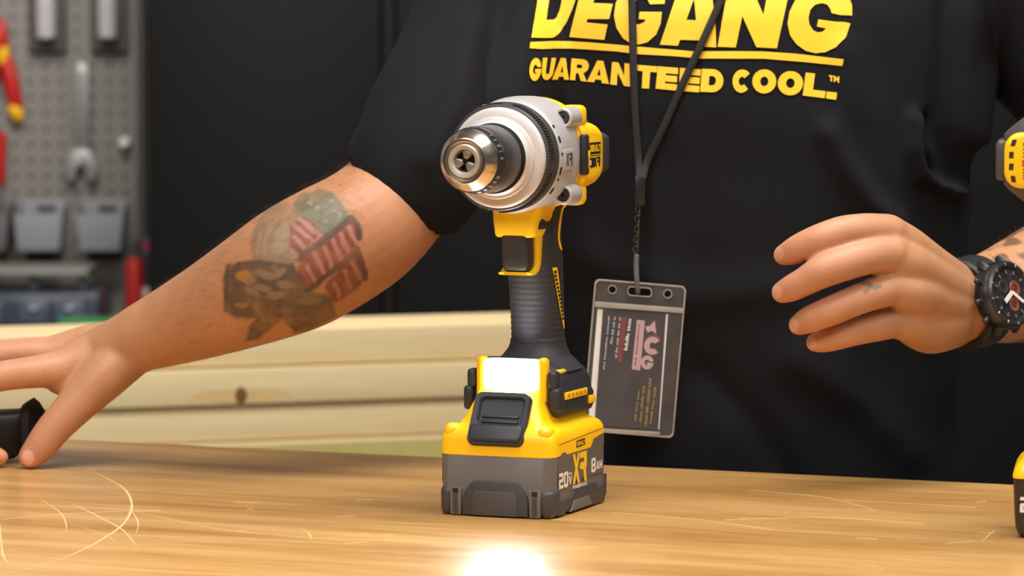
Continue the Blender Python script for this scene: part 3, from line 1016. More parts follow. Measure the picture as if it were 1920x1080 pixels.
# --- foot with work light
FT = mat('foot_plastic', rgb(44, 46, 54), 0.45, var=0.06)
ft = MB().rings([ring_xy(58.5, 27, 84, 141, 6), ring_xy(60, 30.5, 81, 143, 7), ring_xy(63, 31.5, 80, 144, 7), ring_xy(71, 31.5, 79.5, 144, 7), ring_xy(73, 30.6, 79.5, 143, 7), ring_xy(80, 29.8, 80, 142, 8), ring_xy(86, 27.6, 82, 140, 9), ring_xy(90, 23, 88, 138, 10), ring_xy(93, 17, 96, 136, 10)]).build('foot', FT, drill)
for sx in (-1, 1):
    vv, ff = rbox((sx * 28.6, 80.5, 70), (6.2, 9, 15), 2.2, 3)
    MB().add([D(*p) for p in vv], ff).build('foot_lobe', FT, ft)
    vv, ff = rbox((sx * 26.6, 81, 82), (6.0, 9, 12), 2.4, 3)
    MB().add([D(*p) for p in vv], ff).build('foot_lobe', FT, ft)
    # yellow charge window strip with four dark cells
    vv, ff = rbox((sx * 31.6, 106.5, 71.8), (1.2, 39, 4.6), 0.4, 2)
    gs = MB().add([D(*p) for p in vv], ff).build('gauge_strip', YELLOW, ft)
    for k in range(5):
        vv, ff = rbox((sx * 32.3, 92.5 + k * 7, 71.8), (0.5, 3.6, 2.4), 0.2, 1)
        MB().add([D(*p) for p in vv], ff).build('gauge_cell', mat('gauge_amber', rgb(206, 140, 10), 0.4), gs)
    vv, ff = rbox((sx * 31.8, 134, 66), (1.6, 11, 5.2), 1.0, 2)
    MB().add([D(*p) for p in vv], ff).build('side_tab', YELLOW, ft)
    vv, ff = rbox((sx * 26.0, 94, 86.6), (4.5, 10, 2.4), 1.0, 2)
    MB().add([D(*p) for p in vv], ff).build('shoulder_mark', YELLOW, ft)
    vv, ff = rbox((sx * 20.2, 80.2, 81.5), (6.0, 9.0, 29), 2.8, 4)
    MB().add([D(*p) for p in vv], ff).build('light_bezel', YELLOW, drill)
vv, ff = rbox((0, 82, 67.5), (44, 6, 5), 1.5, 2)
MB().add([D(*p) for p in vv], ff).build('light_bezel', YELLOW, drill)
vv, ff = rbox((0, 79.6, 83.6), (34.4, 7.4, 21.0), 3.6, 5)
wl_ = MB().add([D(*p) for p in vv], ff).build('work_light', LED, drill)
vv, ff = rbox((0, 83.5, 83), (37, 5, 25), 1.5, 2)
MB().add([D(*p) for p in vv], ff).build('light_holder', FT, drill)

# --- battery pack
bat = MB().rings([ring_xy(1.5, 34, 54, 143, 6), ring_xy(4, 36.4, 52, 145.5, 7), ring_xy(12, 37.1, 51.3, 146, 7), ring_xy(36.8, 37.6, 51, 146, 7), ring_xy(37.4, 37.2, 51.4, 145.6, 7)]).build('battery_pack', GREYP, drill)
yt = MB().rings([ring_xy(37.0, 37.0, 51.5, 145.6, 7), ring_xy(37.6, 37.7, 50.9, 146, 7), ring_xy(46, 37.7, 50.9, 146, 7), ring_xy(49.5, 37.2, 51.2, 145.6, 7), ring_xy(52, 35.8, 52.4, 144.6, 7), ring_xy(53.6, 33.4, 54, 143.6, 7), ring_xy(54.6, 29.8, 55.6, 142.6, 6),
                 ring_xy(56.2, 27.6, 57.6, 141.5, 6), ring_xy(59, 26.0, 59.6, 141, 6), ring_xy(64, 23.8, 62.6, 140.5, 6), ring_xy(70, 21.6, 66.3, 140, 6), ring_xy(74.5, 20.6, 69.2, 138, 6), ring_xy(76.4, 19.6, 70.8, 136, 6), ring_xy(77, 18, 72.5, 134, 6)]).build('battery_cap', YELLOW, bat)
for sx in (-1, 1):      # round knobs at the front shoulders
    vv, ff = rbox((sx * 30.6, 57.5, 51.6), (9.4, 12, 9), 4.0, 4)
    MB().add([D(*p) for p in vv], ff).build('shoulder_knob', YELLOW, bat)
# release latch on the sloping front
LN = Vector((0, 17.5, 32.5)).normalized()         # up the slope (dep, z)
LO = Vector((0, -32.5, 17.5)).normalized()        # outwards


def LT(u, v, w):
    p = Vector((0, 51.2, 43.2)) + LN * v + LO * w
    return D(u, p.y, p.z)


out = rrect(18.6, 17.6, 5.0, 5)
inn = rrect(15.2, 9.6, 3.2, 5)
o2 = [(x * (1 - 0.02 * (y / 17)), y + 17.6) for x, y in out]
i2 = [(x, y + 22.4) for x, y in inn]
rings_ = [[LT(x, y, -1.5) for x, y in o2], [LT(x, y, 2.6) for x, y in o2], [LT(x * .97, 17.6 + (y - 17.6) * .97, 3.5) for x, y in o2],
          [LT(x, y, 3.4) for x, y in i2], [LT(x * .96, 22.4 + (y - 22.4) * .94, 2.8) for x, y in i2], [LT(x * .90, 22.4 + (y - 22.4) * .88, 0.7) for x, y in i2]]
lt = MB().rings(rings_).build('release_latch', FT, bat)
MB().add(*prism([(-15.5, 1.6), (15.5, 1.6), (17.4, 4.5), (17.4, 10), (16, 12.4), (-16, 12.4), (-17.4, 10), (-17.4, 4.5)], LT, 1, 6.0, 1.6, 3)).build('latch_bar', FT, lt)
for vv0 in (15.2, 18.6):
    MB().add(*prism([(-12, vv0), (12, vv0), (12, vv0 + 1.3), (-12, vv0 + 1.3)], LT, 0.2, 1.9, 0.3)).build('latch_rib', FT, lt)

# dark rubber-like bumpers of the base
for sx in (-1, 1):
    # corner bumper: L-shaped footprint around the front corner
    def corner(u, v, w, sx=sx):
        return D(sx * u, v, w)
    pf = []
    for zz, e in ((0.3, -2.5), (1.6, -0.6), (4, 0.5), (14.5, 1.0), (16.2, 0.2), (17, -1.2)):
        fr = [(D(sx * (30.4 - 0.0), 51.6 - e, zz)), D(sx * 33, 50.9 - e * .9, zz), D(sx * (36 + e * .3), 52.4 - e * .6, zz), D(sx * (37.2 + e * .8), 56 - e * .2, zz), D(sx * (37.3 + e * .9), 62, zz), D(sx * 34, 64, zz), D(sx * 30.4, 58, zz)]
        pf.append(fr)
    MB().rings(pf).build('corner_bumper', DARKGREY, bat, smooth=40)
    # slot channel
    vv, ff = rbox((sx * 26.0, 51.0, 9.0), (7.6, 2.2, 17), 0.8, 2)
    sc_ = MB().add([D(*p) for p in vv], ff).build('slot_column', GREYP, bat)
    vv, ff = rbox((sx * 26.0, 49.95, 15.3), (3.8, 0.6, 3.2), 0.2, 1)
    MB().add([D(*p) for p in vv], ff).build('slot_opening', BLACKINK, sc_)
    vv, ff = rbox((sx * 26.0, 49.9, 7.4), (3.2, 0.7, 12), 0.3, 1)
    MB().add([D(*p) for p in vv], ff).build('slot_rib', DARKGREY, sc_)
    # side skirt
    sk = [(60, 1.0), (70, 1.0), (80, 5.0), (112, 5.0), (118, 1.0), (140, 1.0), (144.5, 6), (145, 18), (141, 18.5), (137.5, 11.5), (132, 10.5), (126, 14.5), (88, 14.5), (83, 10.5), (70, 9), (62, 9.5)]
    MB().add(*prism(sk, lambda u, v, w, sx=sx: D(sx * w, u, v), 35, 38.1, 0.5)).build('side_skirt', DARKGREY, bat)
    MB().add(*prism([(80, 1.6), (118, 1.6), (112, 8), (86, 8)], lambda u, v, w, sx=sx: D(sx * w, u, v), 34, 38.6, 0.5)).build('side_foot', GREYP, bat)
arch = [(-21.5, 0.8), (-21.5, 11.0), (-20.2, 15.0), (-16.5, 20.0), (-13.5, 21.8), (13.5, 21.8), (16.5, 20.0), (20.2, 15.0), (21.5, 11.0), (21.5, 0.8)]
MB().add(*prism(arch, lambda u, v, w: D(u, 52 - w, v), -1.0, 2.4, 0.8)).build('front_arch', DARKGREY, bat)
ins = [(-14.6, 0.8), (-14.6, 13.2), (-12.8, 16), (12.8, 16), (14.6, 13.2), (14.6, 0.8)]
MB().add(*prism(ins, lambda u, v, w: D(u, 52 - w, v), 1.0, 3.1, 0.5)).build('arch_insert', mat('arch_grey', rgb(72, 70, 72), 0.5), bat)
vv, ff = rbox((0, 98, 1.4), (62, 78, 2.8), 1.0, 2)
MB().add([D(*p) for p in vv], ff).build('base_plate', DARKGREY, bat)

# side graphics: yellow field stepping down over the grey, with lettering
for sx in (-1, 1):
    def sd(u, v, off=37.85, sx=sx):
        dd = u if sx > 0 else 197 - u
        return D(sx * off, dd, v)
    edge = [(58.5, 37.7), (58.5, 37.0), (62, 37.2), (66, 39.0), (71, 39.4), (77, 36.4), (81, 36.4), (84, 36.2), (108, 35.8), (114, 36.2), (118, 38.5), (121.5, 42.4), (127, 43.4), (139.5, 44.4), (139.5, 45.8), (58.5, 45.8)]
    # grey rising over the yellow
    GS = mat('label_grey', rgb(96, 91, 88), 0.5, var=0.03)
    greyp = [(59, 20), (139.5, 20), (139.5, 44.4), (127, 43.2), (121.5, 42.4), (118, 38.5), (114, 36.2), (108, 35.8), (84, 36.2), (77, 36.4), (71, 39.4), (66, 39.0), (62, 37.2), (59, 37.0)]
    MB().add(*fill([greyp], lambda u, v: sd(u, v, 37.86))).build('label_field', GS, bat, smooth=0)
    yb = [(84, 35.9), (108, 35.6), (106, 33.5), (86, 33.5)]
    text_obj('pack_lettering', 'Xr', lambda u, v: sd(84 + 25 * u, 17.8 + 18.6 * v, 37.95), YELLOW, bat, gap=-0.06)
    MB().add(*fill([[(91, 40), (106, 40.4), (106, 44.6), (91, 44.2)]], lambda u, v: sd(u, v, 37.95))).build('name_plate', BLACKINK, bat, smooth=0)
    text_obj('name_lettering', 'DEWALT', lambda u, v: sd(91.8 + 13.4 * u, 40.9 + 2.7 * v, 38.02), YELLOW, bat, gap=0.15)
    text_obj('pack_lettering', '20', lambda u, v: sd(60.5 + 16 * u, 17.6 + 9.6 * v, 37.95), WHITEP, bat)
    text_obj('pack_lettering', 'V', lambda u, v: sd(77.5 + 5.4 * u, 18.4 + 5.6 * v, 37.95), WHITEP, bat)
    MB().add(*fill([[(77.5, 24.8), (82.6, 24.8), (82.6, 25.9), (77.5, 25.9)]], lambda u, v: sd(u, v, 37.95))).build('volt_mark', YELLOW, bat, smooth=0)
    text_obj('pack_lettering', 'POWERPACK', lambda u, v: sd(83.5 + 25 * u, 14.9 + 2.4 * v, 38.2), WHITEP, bat, gap=0.2)
    text_obj('pack_lettering', '8', lambda u, v: sd(117 + 8 * u, 21.5 + 9.0 * v, 37.95), WHITEP, bat)
    text_obj('pack_lettering', 'AH', lambda u, v: sd(126 + 10.5 * u, 22.5 + 5.2 * v, 37.95), WHITEP, bat)
    MB().add(*fill([[(61, 44.4), (138, 47.2), (138, 47.7), (61, 44.9)]], lambda u, v: sd(u, v, 37.8))).build('seam_line', mat('seam_amber', rgb(150, 100, 8), 0.6), bat, smooth=0)
# ================================================================== the person behind the bench
def joints(lst):
    pts = [U(a, b_, c) for a, b_, c, r in lst]
    rad = [r * K(c) for a, b_, c, r in lst]
    return pts, rad


def limb(mb, lst, n=20, m=6, flat=None, up=None):
    """smooth tapered limb through pixel joints (px, py, Y, radius px); flat=(side, up) factors"""
    pts, rad = joints(lst)
    c = catmull(pts, m)
    r4 = catmull([Vector((r, 0, 0)) for r in rad], m)
    rr = [v.x for v in r4]
    if flat:
        rr = [(v * flat[0], v * flat[1]) for v in rr]
    mb.tube(c, rr, n, up=up)


def remesh(mb, voxel, smooth_it, fac=0.5):
    me = bpy.data.meshes.new('tmp')
    me.from_pydata(mb.v, [], mb.f)
    bm = bmesh.new()
    bm.from_mesh(me)
    bmesh.ops.triangulate(bm, faces=bm.faces)
    bm.to_mesh(me)
    bm.free()
    o = bpy.data.objects.new('tmp', me)
    COL.objects.link(o)
    r = o.modifiers.new('r', 'REMESH')
    r.mode = 'VOXEL'
    r.voxel_size = voxel
    s = o.modifiers.new('s', 'SMOOTH')
    s.factor = fac
    s.iterations = smooth_it
    dg = bpy.context.evaluated_depsgraph_get()
    ev = o.evaluated_get(dg)
    m2 = bpy.data.meshes.new_from_object(ev)
    bpy.data.objects.remove(o)
    bpy.data.meshes.remove(me)
    return m2


def get_co(me):
    a = np.empty(len(me.vertices) * 3)
    me.vertices.foreach_get('co', a)
    return a.reshape(-1, 3)


def get_no(me):
    a = np.empty(len(me.vertices) * 3)
    me.vertices.foreach_get('normal', a)
    return a.reshape(-1, 3)


def proj_np(co):
    d = co - np.array(CAM_LOC)
    zc = d[:, 1] * _cp - d[:, 2] * _sp
    yc = d[:, 1] * _sp + d[:, 2] * _cp
    return 960 + FPX * d[:, 0] / zc, 540 - FPX * yc / zc


person = empty('person', (U(1390, 900, .40).x, .40, FLOOR_Z))
tag(person, 'person in a black printed t-shirt with a tattooed arm reaching across the workbench', 'person')
PM = person.matrix_basis.copy()
PINV = Matrix.Translation(-Vector(person.location))

# ---------------------------------------------------------------- right arm (reaches over the bench)
mb = MB()
limb(mb, [(930, 20, .40, 112), (850, 190, .30, 106), (782, 312, .236, 106), (738, 376, .222, 109), (682, 428, .206, 117), (615, 468, .200, 122), (550, 504, .20, 121), (480, 540, .215, 108), (400, 578, .235, 91),
          (330, 608, .252, 77), (280, 628, .260, 67), (240, 646, .266, 60), (205, 658, .270, 54), (170, 668, .274, 44)], n=28, m=5)
# palm and back of the hand: metacarpals receding from the camera
limb(mb, [(330, 615, .256, 40), (280, 636, .262, 48), (240, 652, .266, 52), (180, 668, .27, 48), (112, 692, .262, 36)], 16)
limb(mb, [(275, 632, .278, 46), (235, 645, .285, 50), (165, 655, .287, 46), (98, 666, .285, 37)], 16)
limb(mb, [(275, 634, .282, 42), (235, 645, .295, 48), (165, 655, .303, 42), (95, 668, .308, 34)], 16)
limb(mb, [(278, 634, .285, 38), (238, 650, .300, 44), (170, 665, .318, 38), (100, 682, .33, 31)], 16)
# thumb
limb(mb, [(290, 640, .258, 40), (250, 660, .262, 46), (220, 682, .260, 48), (195, 705, .257, 47), (162, 738, .254, 42), (128, 775, .25, 36), (100, 805, .248, 33), (78, 834, .247, 31), (58, 856, .246, 25)], 18, 5)
limb(mb, [(200, 690, .265, 38), (150, 715, .262, 34), (110, 715, .262, 26)], 14)      # web
# fingers
limb(mb, [(118, 692, .262, 36), (60, 698, .256, 31), (0, 706, .252, 29), (-45, 722, .25, 29), (-72, 760, .25, 26), (-62, 805, .25, 24), (-28, 845, .25, 22), (0, 857, .25, 17)], 16, 5)
limb(mb, [(102, 666, .285, 36), (40, 664, .282, 31), (-20, 672, .28, 30), (-70, 700, .28, 29), (-100, 755, .28, 25), (-104, 810, .28, 23), (-96, 848, .28, 19)], 16, 5)
limb(mb, [(100, 668, .308, 33), (40, 668, .31, 29), (-15, 682, .31, 28), (-62, 715, .31, 27), (-88, 765, .31, 23), (-90, 815, .308, 22), (-84, 846, .306, 18)], 16, 5)
limb(mb, [(102, 682, .33, 30), (50, 690, .334, 26), (5, 705, .336, 24), (-35, 735, .336, 23), (-58, 775, .334, 20), (-62, 815, .332, 19), (-58, 840, .33, 16)], 16, 5)
arm_r = remesh(mb, 0.0010, 40)

# ---------------------------------------------------------------- left arm (hovering hand with the watch)
mb = MB()
limb(mb, [(1930, -40, .42, 125), (2060, 150, .40, 125), (2190, 330, .37, 120), (2215, 395, .355, 116), (2160, 440, .33, 120), (2060, 485, .295, 120), (1970, 522, .262, 110), (1910, 545, .24, 99), (1862, 558, .222, 87), (1825, 568, .208, 78), (1795, 570, .195, 72)], n=28, m=5)
limb(mb, [(1800, 545, .195, 46), (1745, 500, .165, 42), (1700, 460, .145, 38), (1660, 434, .135, 35)], 16)
limb(mb, [(1800, 560, .19, 50), (1745, 525, .155, 44), (1705, 497, .135, 40), (1668, 478, .128, 36)], 16)
limb(mb, [(1800, 575, .19, 50), (1745, 562, .155, 45), (1712, 550, .135, 40), (1675, 538, .13, 35)], 16)
limb(mb, [(1800, 590, .195, 50), (1750, 607, .165, 47), (1712, 606, .147, 40), (1678, 602, .14, 33)], 16)
limb(mb, [(1790, 600, .20, 52), (1745, 620, .178, 45), (1712, 618, .165, 34)], 16)      # heel of the hand
# index .. little finger
limb(mb, [(1668, 436, .135, 35), (1630, 431, .126, 32), (1585, 434, .118, 31), (1548, 445, .114, 30.5), (1512, 459, .118, 28.5), (1488, 471, .124, 26.5), (1470, 478, .130, 21)], 18, 5)
limb(mb, [(1674, 476, .128, 37), (1630, 480, .118, 35), (1585, 493, .110, 34), (1545, 507, .107, 33), (1510, 527, .112, 28), (1485, 540, .118, 26), (1467, 548, .124, 22)], 18, 5)
limb(mb, [(1680, 538, .13, 34), (1635, 552, .121, 31), (1595, 567, .115, 29.5), (1560, 582, .113, 29), (1530, 594, .117, 27), (1512, 602, .122, 25), (1498, 609, .127, 21)], 18, 5)
limb(mb, [(1682, 601, .14, 32), (1645, 612, .132, 29), (1612, 620, .127, 27), (1582, 628, .126, 26), (1560, 635, .129, 24.5), (1544, 639, .133, 23), (1529, 642, .138, 19.5)], 18, 5)
# thumb, tucked behind the index finger
limb(mb, [(1775, 545, .215, 42), (1715, 500, .21, 36), (1665, 468, .20, 29), (1620, 452, .19, 26), (1590, 450, .182, 23), (1572, 452, .178, 19)], 16, 5)
arm_l = remesh(mb, 0.0010, 36)

# ---------------------------------------------------------------- torso core, neck and head inside / above the shirt
mb = MB()
TY = .395


def oval(px, py, hw, dep, Y=TY, n=28, ex=2.2):
    c = U(px, py, Y)
    k = K(Y)
    out = []
    for j in range(n):
        t = 2 * math.pi * j / n
        cc, ss = math.cos(t), math.sin(t)
        q = (abs(cc) ** ex + abs(ss) ** ex) ** (-1 / ex)
        out.append(c + Vector((hw * k * q * cc, dep * q * ss, 0)))
    return out


mb.rings([oval(1395, 1150, 330, .085), oval(1395, 900, 330, .085), oval(1390, 620, 335, .085), oval(1370, 330, 380, .09), oval(1360, 60, 420, .09), oval(1350, -120, 430, .085), oval(1350, -210, 300, .07, .41), oval(1345, -280, 170, .06, .41), oval(1340, -380, 150, .058, .40)])
core = remesh(mb, 0.008, 2)
mb = MB()
hk = K(.36)


def hp(px, py, Y):
    return U(px, py, Y)


limb(mb, [(1340, -300, .42, 150), (1335, -420, .40, 145), (1330, -520, .385, 150)], 24, 4)
mb.rings([[hp(1325, -690, .37) + Vector((math.cos(t) * r * .074, math.sin(t) * r * .096 + dy, z)) for t in [2 * math.pi * j / 28 for j in range(28)]]
          for z, r, dy in ((-.118, .25, -.055), (-.105, .55, -.035), (-.085, .74, -.02), (-.05, .88, -.008), (0, .98, 0), (.04, 1.0, .004), (.075, .92, .006), (.10, .72, .008), (.118, .42, .01), (.124, .1, .01))])
hc = hp(1325, -690, .37)
mb.tube([hc + Vector((0, -.088, .012)), hc + Vector((0, -.104, -.02)), hc + Vector((0, -.112, -.034))], [.009, .012, .014], 12)          # nose
mb.tube([hc + Vector((-.02, -.086, -.068)), hc + Vector((0, -.092, -.067)), hc + Vector((.02, -.086, -.068))], [.006, .008, .006], 10)    # lips
mb.tube([hc + Vector((-.045, -.078, .022)), hc + Vector((0, -.090, .02)), hc + Vector((.045, -.078, .022))], [.008, .009, .008], 10)       # brow
for s in (-1, 1):
    mb.tube([hc + Vector((s * .074, .004, .018)), hc + Vector((s * .079, .008, -.01)), hc + Vector((s * .074, .002, -.03))], [(.008, .018), (.007, .018), (.006, .010)], 12)
head = remesh(mb, 0.004, 4)

# join into one body mesh with vertex colours
metas = [('R', arm_r), ('L', arm_l), ('C', core), ('H', head)]
V_, F_, C_ = [], [], []
base_skin = np.array([lin(c / 255) for c in (190, 138, 100)])


def S(r, g, b_):
    return np.array([lin(r / 255), lin(g / 255), lin(b_ / 255)])


def inpoly(x, y, poly):
    res = np.zeros(len(x), bool)
    n = len(poly)
    j = n - 1
    for i in range(n):
        xi, yi = poly[i]
        xj, yj = poly[j]
        if yi != yj:
            cnd = ((yi > y) != (yj > y)) & (x < (xj - xi) * (y - yi) / (yj - yi) + xi)
            res ^= cnd
        j = i
    return res


def segdist(x, y, pts):
    d = np.full(len(x), 1e9)
    for (x0, y0), (x1, y1) in zip(pts, pts[1:]):
        L = (x1 - x0) ** 2 + (y1 - y0) ** 2 + 1e-9
        t = np.clip(((x - x0) * (x1 - x0) + (y - y0) * (y1 - y0)) / L, 0, 1)
        d = np.minimum(d, np.hypot(x - x0 - t * (x1 - x0), y - y0 - t * (y1 - y0)))
    return d


def vnoise(co, sc, seed=0.0):
    return np.array([mnoise.noise(Vector((p[0] * sc + seed, p[1] * sc, p[2] * sc))) for p in co])


def blend(col, mask, c, a):
    m = (mask * a)[:, None]
    return col * (1 - m) + c * m


def sm(x, e0, e1):
    t = np.clip((x - e0) / (e1 - e0), 0, 1)
    return t * t * (3 - 2 * t)


off = 0
for key, me in metas:
    co = get_co(me)
    no = get_no(me)
    n = len(co)
    col = np.tile(base_skin, (n, 1))
    px, py = proj_np(co)
    front = no[:, 1] < 0.25
    if key == 'R':
        nz = vnoise(co, 25)
        col *= (1 + 0.10 * nz)[:, None]
        # warmer, browner underside of the forearm, redder fingers
        col = blend(col, sm(-px, -150, -20), S(202, 138, 106), 0.6)
        col = blend(col, sm(px, 230, 640) , S(176, 118, 80), 0.6)
        # thumb nail
        d = np.hypot((px - 52) / 13.0, (py - 858) / 15.0)
        col = blend(col, (sm(-d, -1.05, -0.85)) * front, S(232, 178, 150), 0.9)
        # tattoo drawn in the arm's own plane (units: 1/3.176 px from 360,320)
        tx, ty = (px - 360) * 3.176, (py - 320) * 3.176
        jit = vnoise(co, 160, 3.0) * 10
        jit2 = vnoise(co, 160, 9.0) * 10
        tx, ty = tx + jit, ty + jit2
        region = front & (px > 400) & (px < 700)
        mott = np.clip(0.95 + 0.45 * vnoise(co, 70, 21.0) + 0.25 * vnoise(co, 200, 33.0), 0.35, 1.0)

        def P(poly, c, a=0.9):
            global col
            sd_ = segdist(tx, ty, poly + poly[:1]) * np.where(inpoly(tx, ty, poly), 1, -1)
            col = blend(col, sm(sd_, -14, 12) * region * mott, S(*c), a)

        def LN_(pts, w, c, a=0.85):
            global col
            col = blend(col, (sm(-segdist(tx, ty, pts), -w * 1.15, -w * 0.45)) * region * mott, S(*c), a)

        def EL(cx, cy, rx, ry, ang, c, a=0.85):
            global col
            ca, sa = math.cos(math.radians(ang)), math.sin(math.radians(ang))
            ux, uy = (tx - cx) * ca + (ty - cy) * sa, -(tx - cx) * sa + (ty - cy) * ca
            col = blend(col, (sm(-np.hypot(ux / rx, uy / ry), -1.25, -0.65)) * region * mott, S(*c), a)
        P([(430, 230), (520, 180), (600, 200), (640, 280), (660, 500), (600, 580), (440, 560), (360, 520), (345, 430), (380, 320)], (128, 106, 84), .85)
        P([(600, 200), (650, 140), (740, 112), (830, 130), (890, 180), (930, 250), (925, 300), (870, 330), (800, 385), (750, 375), (700, 300), (630, 280)], (98, 104, 84), .9)
        for cx, cy in ((745, 215), (835, 175), (845, 240), (790, 300), (700, 190), (880, 265)):
            EL(cx, cy, 16, 13, 0, (150, 132, 108), .7)
        P([(590, 330), (650, 280), (700, 300), (772, 372), (700, 440), (640, 530), (580, 500)], (122, 58, 46))
        P([(630, 570), (760, 430), (830, 380), (930, 280), (990, 330), (1000, 410), (960, 470), (850, 590), (740, 700), (680, 710), (640, 640)], (122, 56, 45))
        P([(790, 690), (880, 590), (980, 490), (1015, 560), (1032, 630), (1000, 690), (850, 790), (820, 750)], (120, 56, 46))
        for a_ in (((640, 285), (760, 385)), ((605, 320), (710, 410)), ((610, 400), (680, 470)), ((590, 470), (630, 520)),
                   ((690, 570), (740, 680)), ((730, 490), (790, 620)), ((790, 465), (840, 590)), ((840, 415), (892, 540)), ((888, 380), (930, 490)), ((930, 335), (976, 425)),
                   ((850, 670), (880, 745)), ((908, 600), (940, 695)), ((955, 550), (1000, 640))):
            LN_(a_, 17, (172, 122, 106))
        LN_([(640, 530), (700, 470), (790, 400), (860, 350), (945, 280), (985, 320), (1000, 400)], 24, (76, 60, 50))
        LN_([(690, 720), (760, 660), (880, 570), (985, 470), (1020, 560), (1035, 640)], 22, (78, 60, 50))
        P([(200, 560), (380, 530), (600, 560), (660, 640), (700, 720), (830, 750), (860, 860), (700, 950), (610, 965), (540, 880), (480, 930), (400, 1000), (320, 1020), (340, 930), (380, 880), (260, 880), (190, 830), (185, 700)], (80, 68, 56), .9)
        for cx, cy, rx, ry, an in ((440, 620, 60, 26, 20), (520, 610, 50, 24, -40), (560, 680, 60, 26, 10), (500, 740, 60, 24, -10), (420, 700, 60, 24, 15), (360, 720, 50, 22, 30), (340, 655, 45, 20, 0)):
            EL(cx, cy, rx, ry, an, (146, 118, 92))
        for cx, cy, rx, ry, an in ((540, 360, 60, 40, -50), (510, 455, 60, 34, 0), (600, 500, 34, 24, 0), (440, 420, 16, 110, 10), (400, 440, 12, 90, 10), (480, 330, 14, 80, 25)):
            EL(cx, cy, rx, ry, an, (152, 130, 104), .65)
        EL(310, 625, 52, 36, 0, (176, 122, 56))
        EL(300, 800, 46, 22, -10, (160, 116, 58))
        EL(690, 775, 78, 24, 0, (128, 112, 86))
        EL(690, 845, 70, 30, 0, (104, 88, 74), .7)
        LN_([(670, 738), (740, 735), (815, 745)], 12, (126, 112, 60))
        EL(370, 970, 36, 20, -30, (110, 98, 84), .7)
    elif key == 'L':
        nz = vnoise(co, 25)
        col *= (1 + 0.08 * nz)[:, None]
        col = blend(col, sm(-px, -1700, -1480), S(208, 144, 114), 0.65)
        # nails at the finger tips
        for cx, cy in ((1459, 476), (1456, 548), (1487, 610), (1520, 644)):
            d = np.hypot((px - cx) / 12.0, (py - cy) / 14.0)
            col = blend(col, sm(-d, -1.05, -0.8) * front, S(228, 172, 150), 0.7)
        # small finger tattoo and inked forearm
        col = blend(col, sm(-segdist(px, py, [(1612, 528), (1628, 532), (1640, 540), (1650, 536)]), -6, -2) * front, S(112, 104, 92), 0.75)
        col = blend(col, sm(-segdist(px, py, [(1622, 548), (1632, 538)]), -5, -2) * front, S(112, 104, 92), 0.7)
        n2 = vnoise(co, 85, 5.0)
        n3 = vnoise(co, 40, 15.0)
        col = blend(col, sm(n2 + .6 * n3, -.05, .3) * sm(px, 1835, 1870) * sm(py, 330, 380), S(84, 70, 52), 0.8)
    if key == 'H':
        for s in (-1, 1):
            e = hc + Vector((s * .031, -.086, .006))
            d = np.linalg.norm(co - np.array(e), axis=1)
            col = blend(col, sm(-d, -.012, -.008), S(235, 230, 225), 1.0)
            col = blend(col, sm(-d, -.006, -.004), S(40, 28, 20), 1.0)
        col = blend(col, (np.hypot((co[:, 0] - hc.x) / .024, (co[:, 2] - hc.z + .068) / .009) < 1) * (no[:, 1] < 0), S(176, 96, 84), .7)
    V_.append(co)
    C_.append(col)
    fs = [tuple(i + off for i in p.vertices) for p in me.polygons]
    F_.extend(fs)
    off += n
    bpy.data.meshes.remove(me)
V_ = np.vstack(V_) - np.array(person.location)
C_ = np.clip(np.vstack(C_), 0, 1)
me = bpy.data.meshes.new('body')
me.from_pydata(V_.tolist(), [], F_)
ca_ = me.color_attributes.new('skin_tone', 'FLOAT_COLOR', 'POINT')
ca_.data.foreach_set('color', np.hstack([C_, np.ones((len(C_), 1))]).ravel())


def skin_mat():
    m = bpy.data.materials.new('skin')
    m.use_nodes = True
    nt = m.node_tree
    b = nt.nodes['Principled BSDF']
    at = nt.nodes.new('ShaderNodeVertexColor')
    at.layer_name = 'skin_tone'
    tc = nt.nodes.new('ShaderNodeTexCoord')
    nz = nt.nodes.new('ShaderNodeTexNoise')
    nz.inputs['Scale'].default_value = 90
    nz.inputs['Detail'].default_value = 4
    nt.links.new(tc.outputs['Object'], nz.inputs['Vector'])
    mx = nt.nodes.new('ShaderNodeMix')
    mx.data_type = 'RGBA'
    mx.blend_type = 'MULTIPLY'
    mx.inputs['Factor'].default_value = 0.25
    nt.links.new(at.outputs['Color'], mx.inputs['A'])
    cr = nt.nodes.new('ShaderNodeValToRGB')
    cr.color_ramp.elements[0].position = 0.3
    cr.color_ramp.elements[0].color = (0.72, 0.62, 0.55, 1)
    cr.color_ramp.elements[1].position = 0.7
    nt.links.new(nz.outputs['Fac'], cr.inputs['Fac'])
    nt.links.new(cr.outputs['Color'], mx.inputs['B'])
    nt.links.new(mx.outputs['Result'], b.inputs['Base Color'])
    b.inputs['Roughness'].default_value = 0.5
    b.inputs['Subsurface Weight'].default_value = 0.12
    b.inputs['Subsurface Radius'].default_value = (1.0, 0.35, 0.2)
    b.inputs['Subsurface Scale'].default_value = 0.006
    n2 = nt.nodes.new('ShaderNodeTexNoise')
    n2.inputs['Scale'].default_value = 420
    n2.inputs['Detail'].default_value = 3
    nt.links.new(tc.outputs['Object'], n2.inputs['Vector'])
    bp = nt.nodes.new('ShaderNodeBump')
    bp.inputs['Strength'].default_value = 0.18
    bp.inputs['Distance'].default_value = 0.001
    nt.links.new(n2.outputs['Fac'], bp.inputs['Height'])
    nt.links.new(bp.outputs['Normal'], b.inputs['Normal'])
    return m


body = link('body', me, skin_mat(), person, smooth=180)

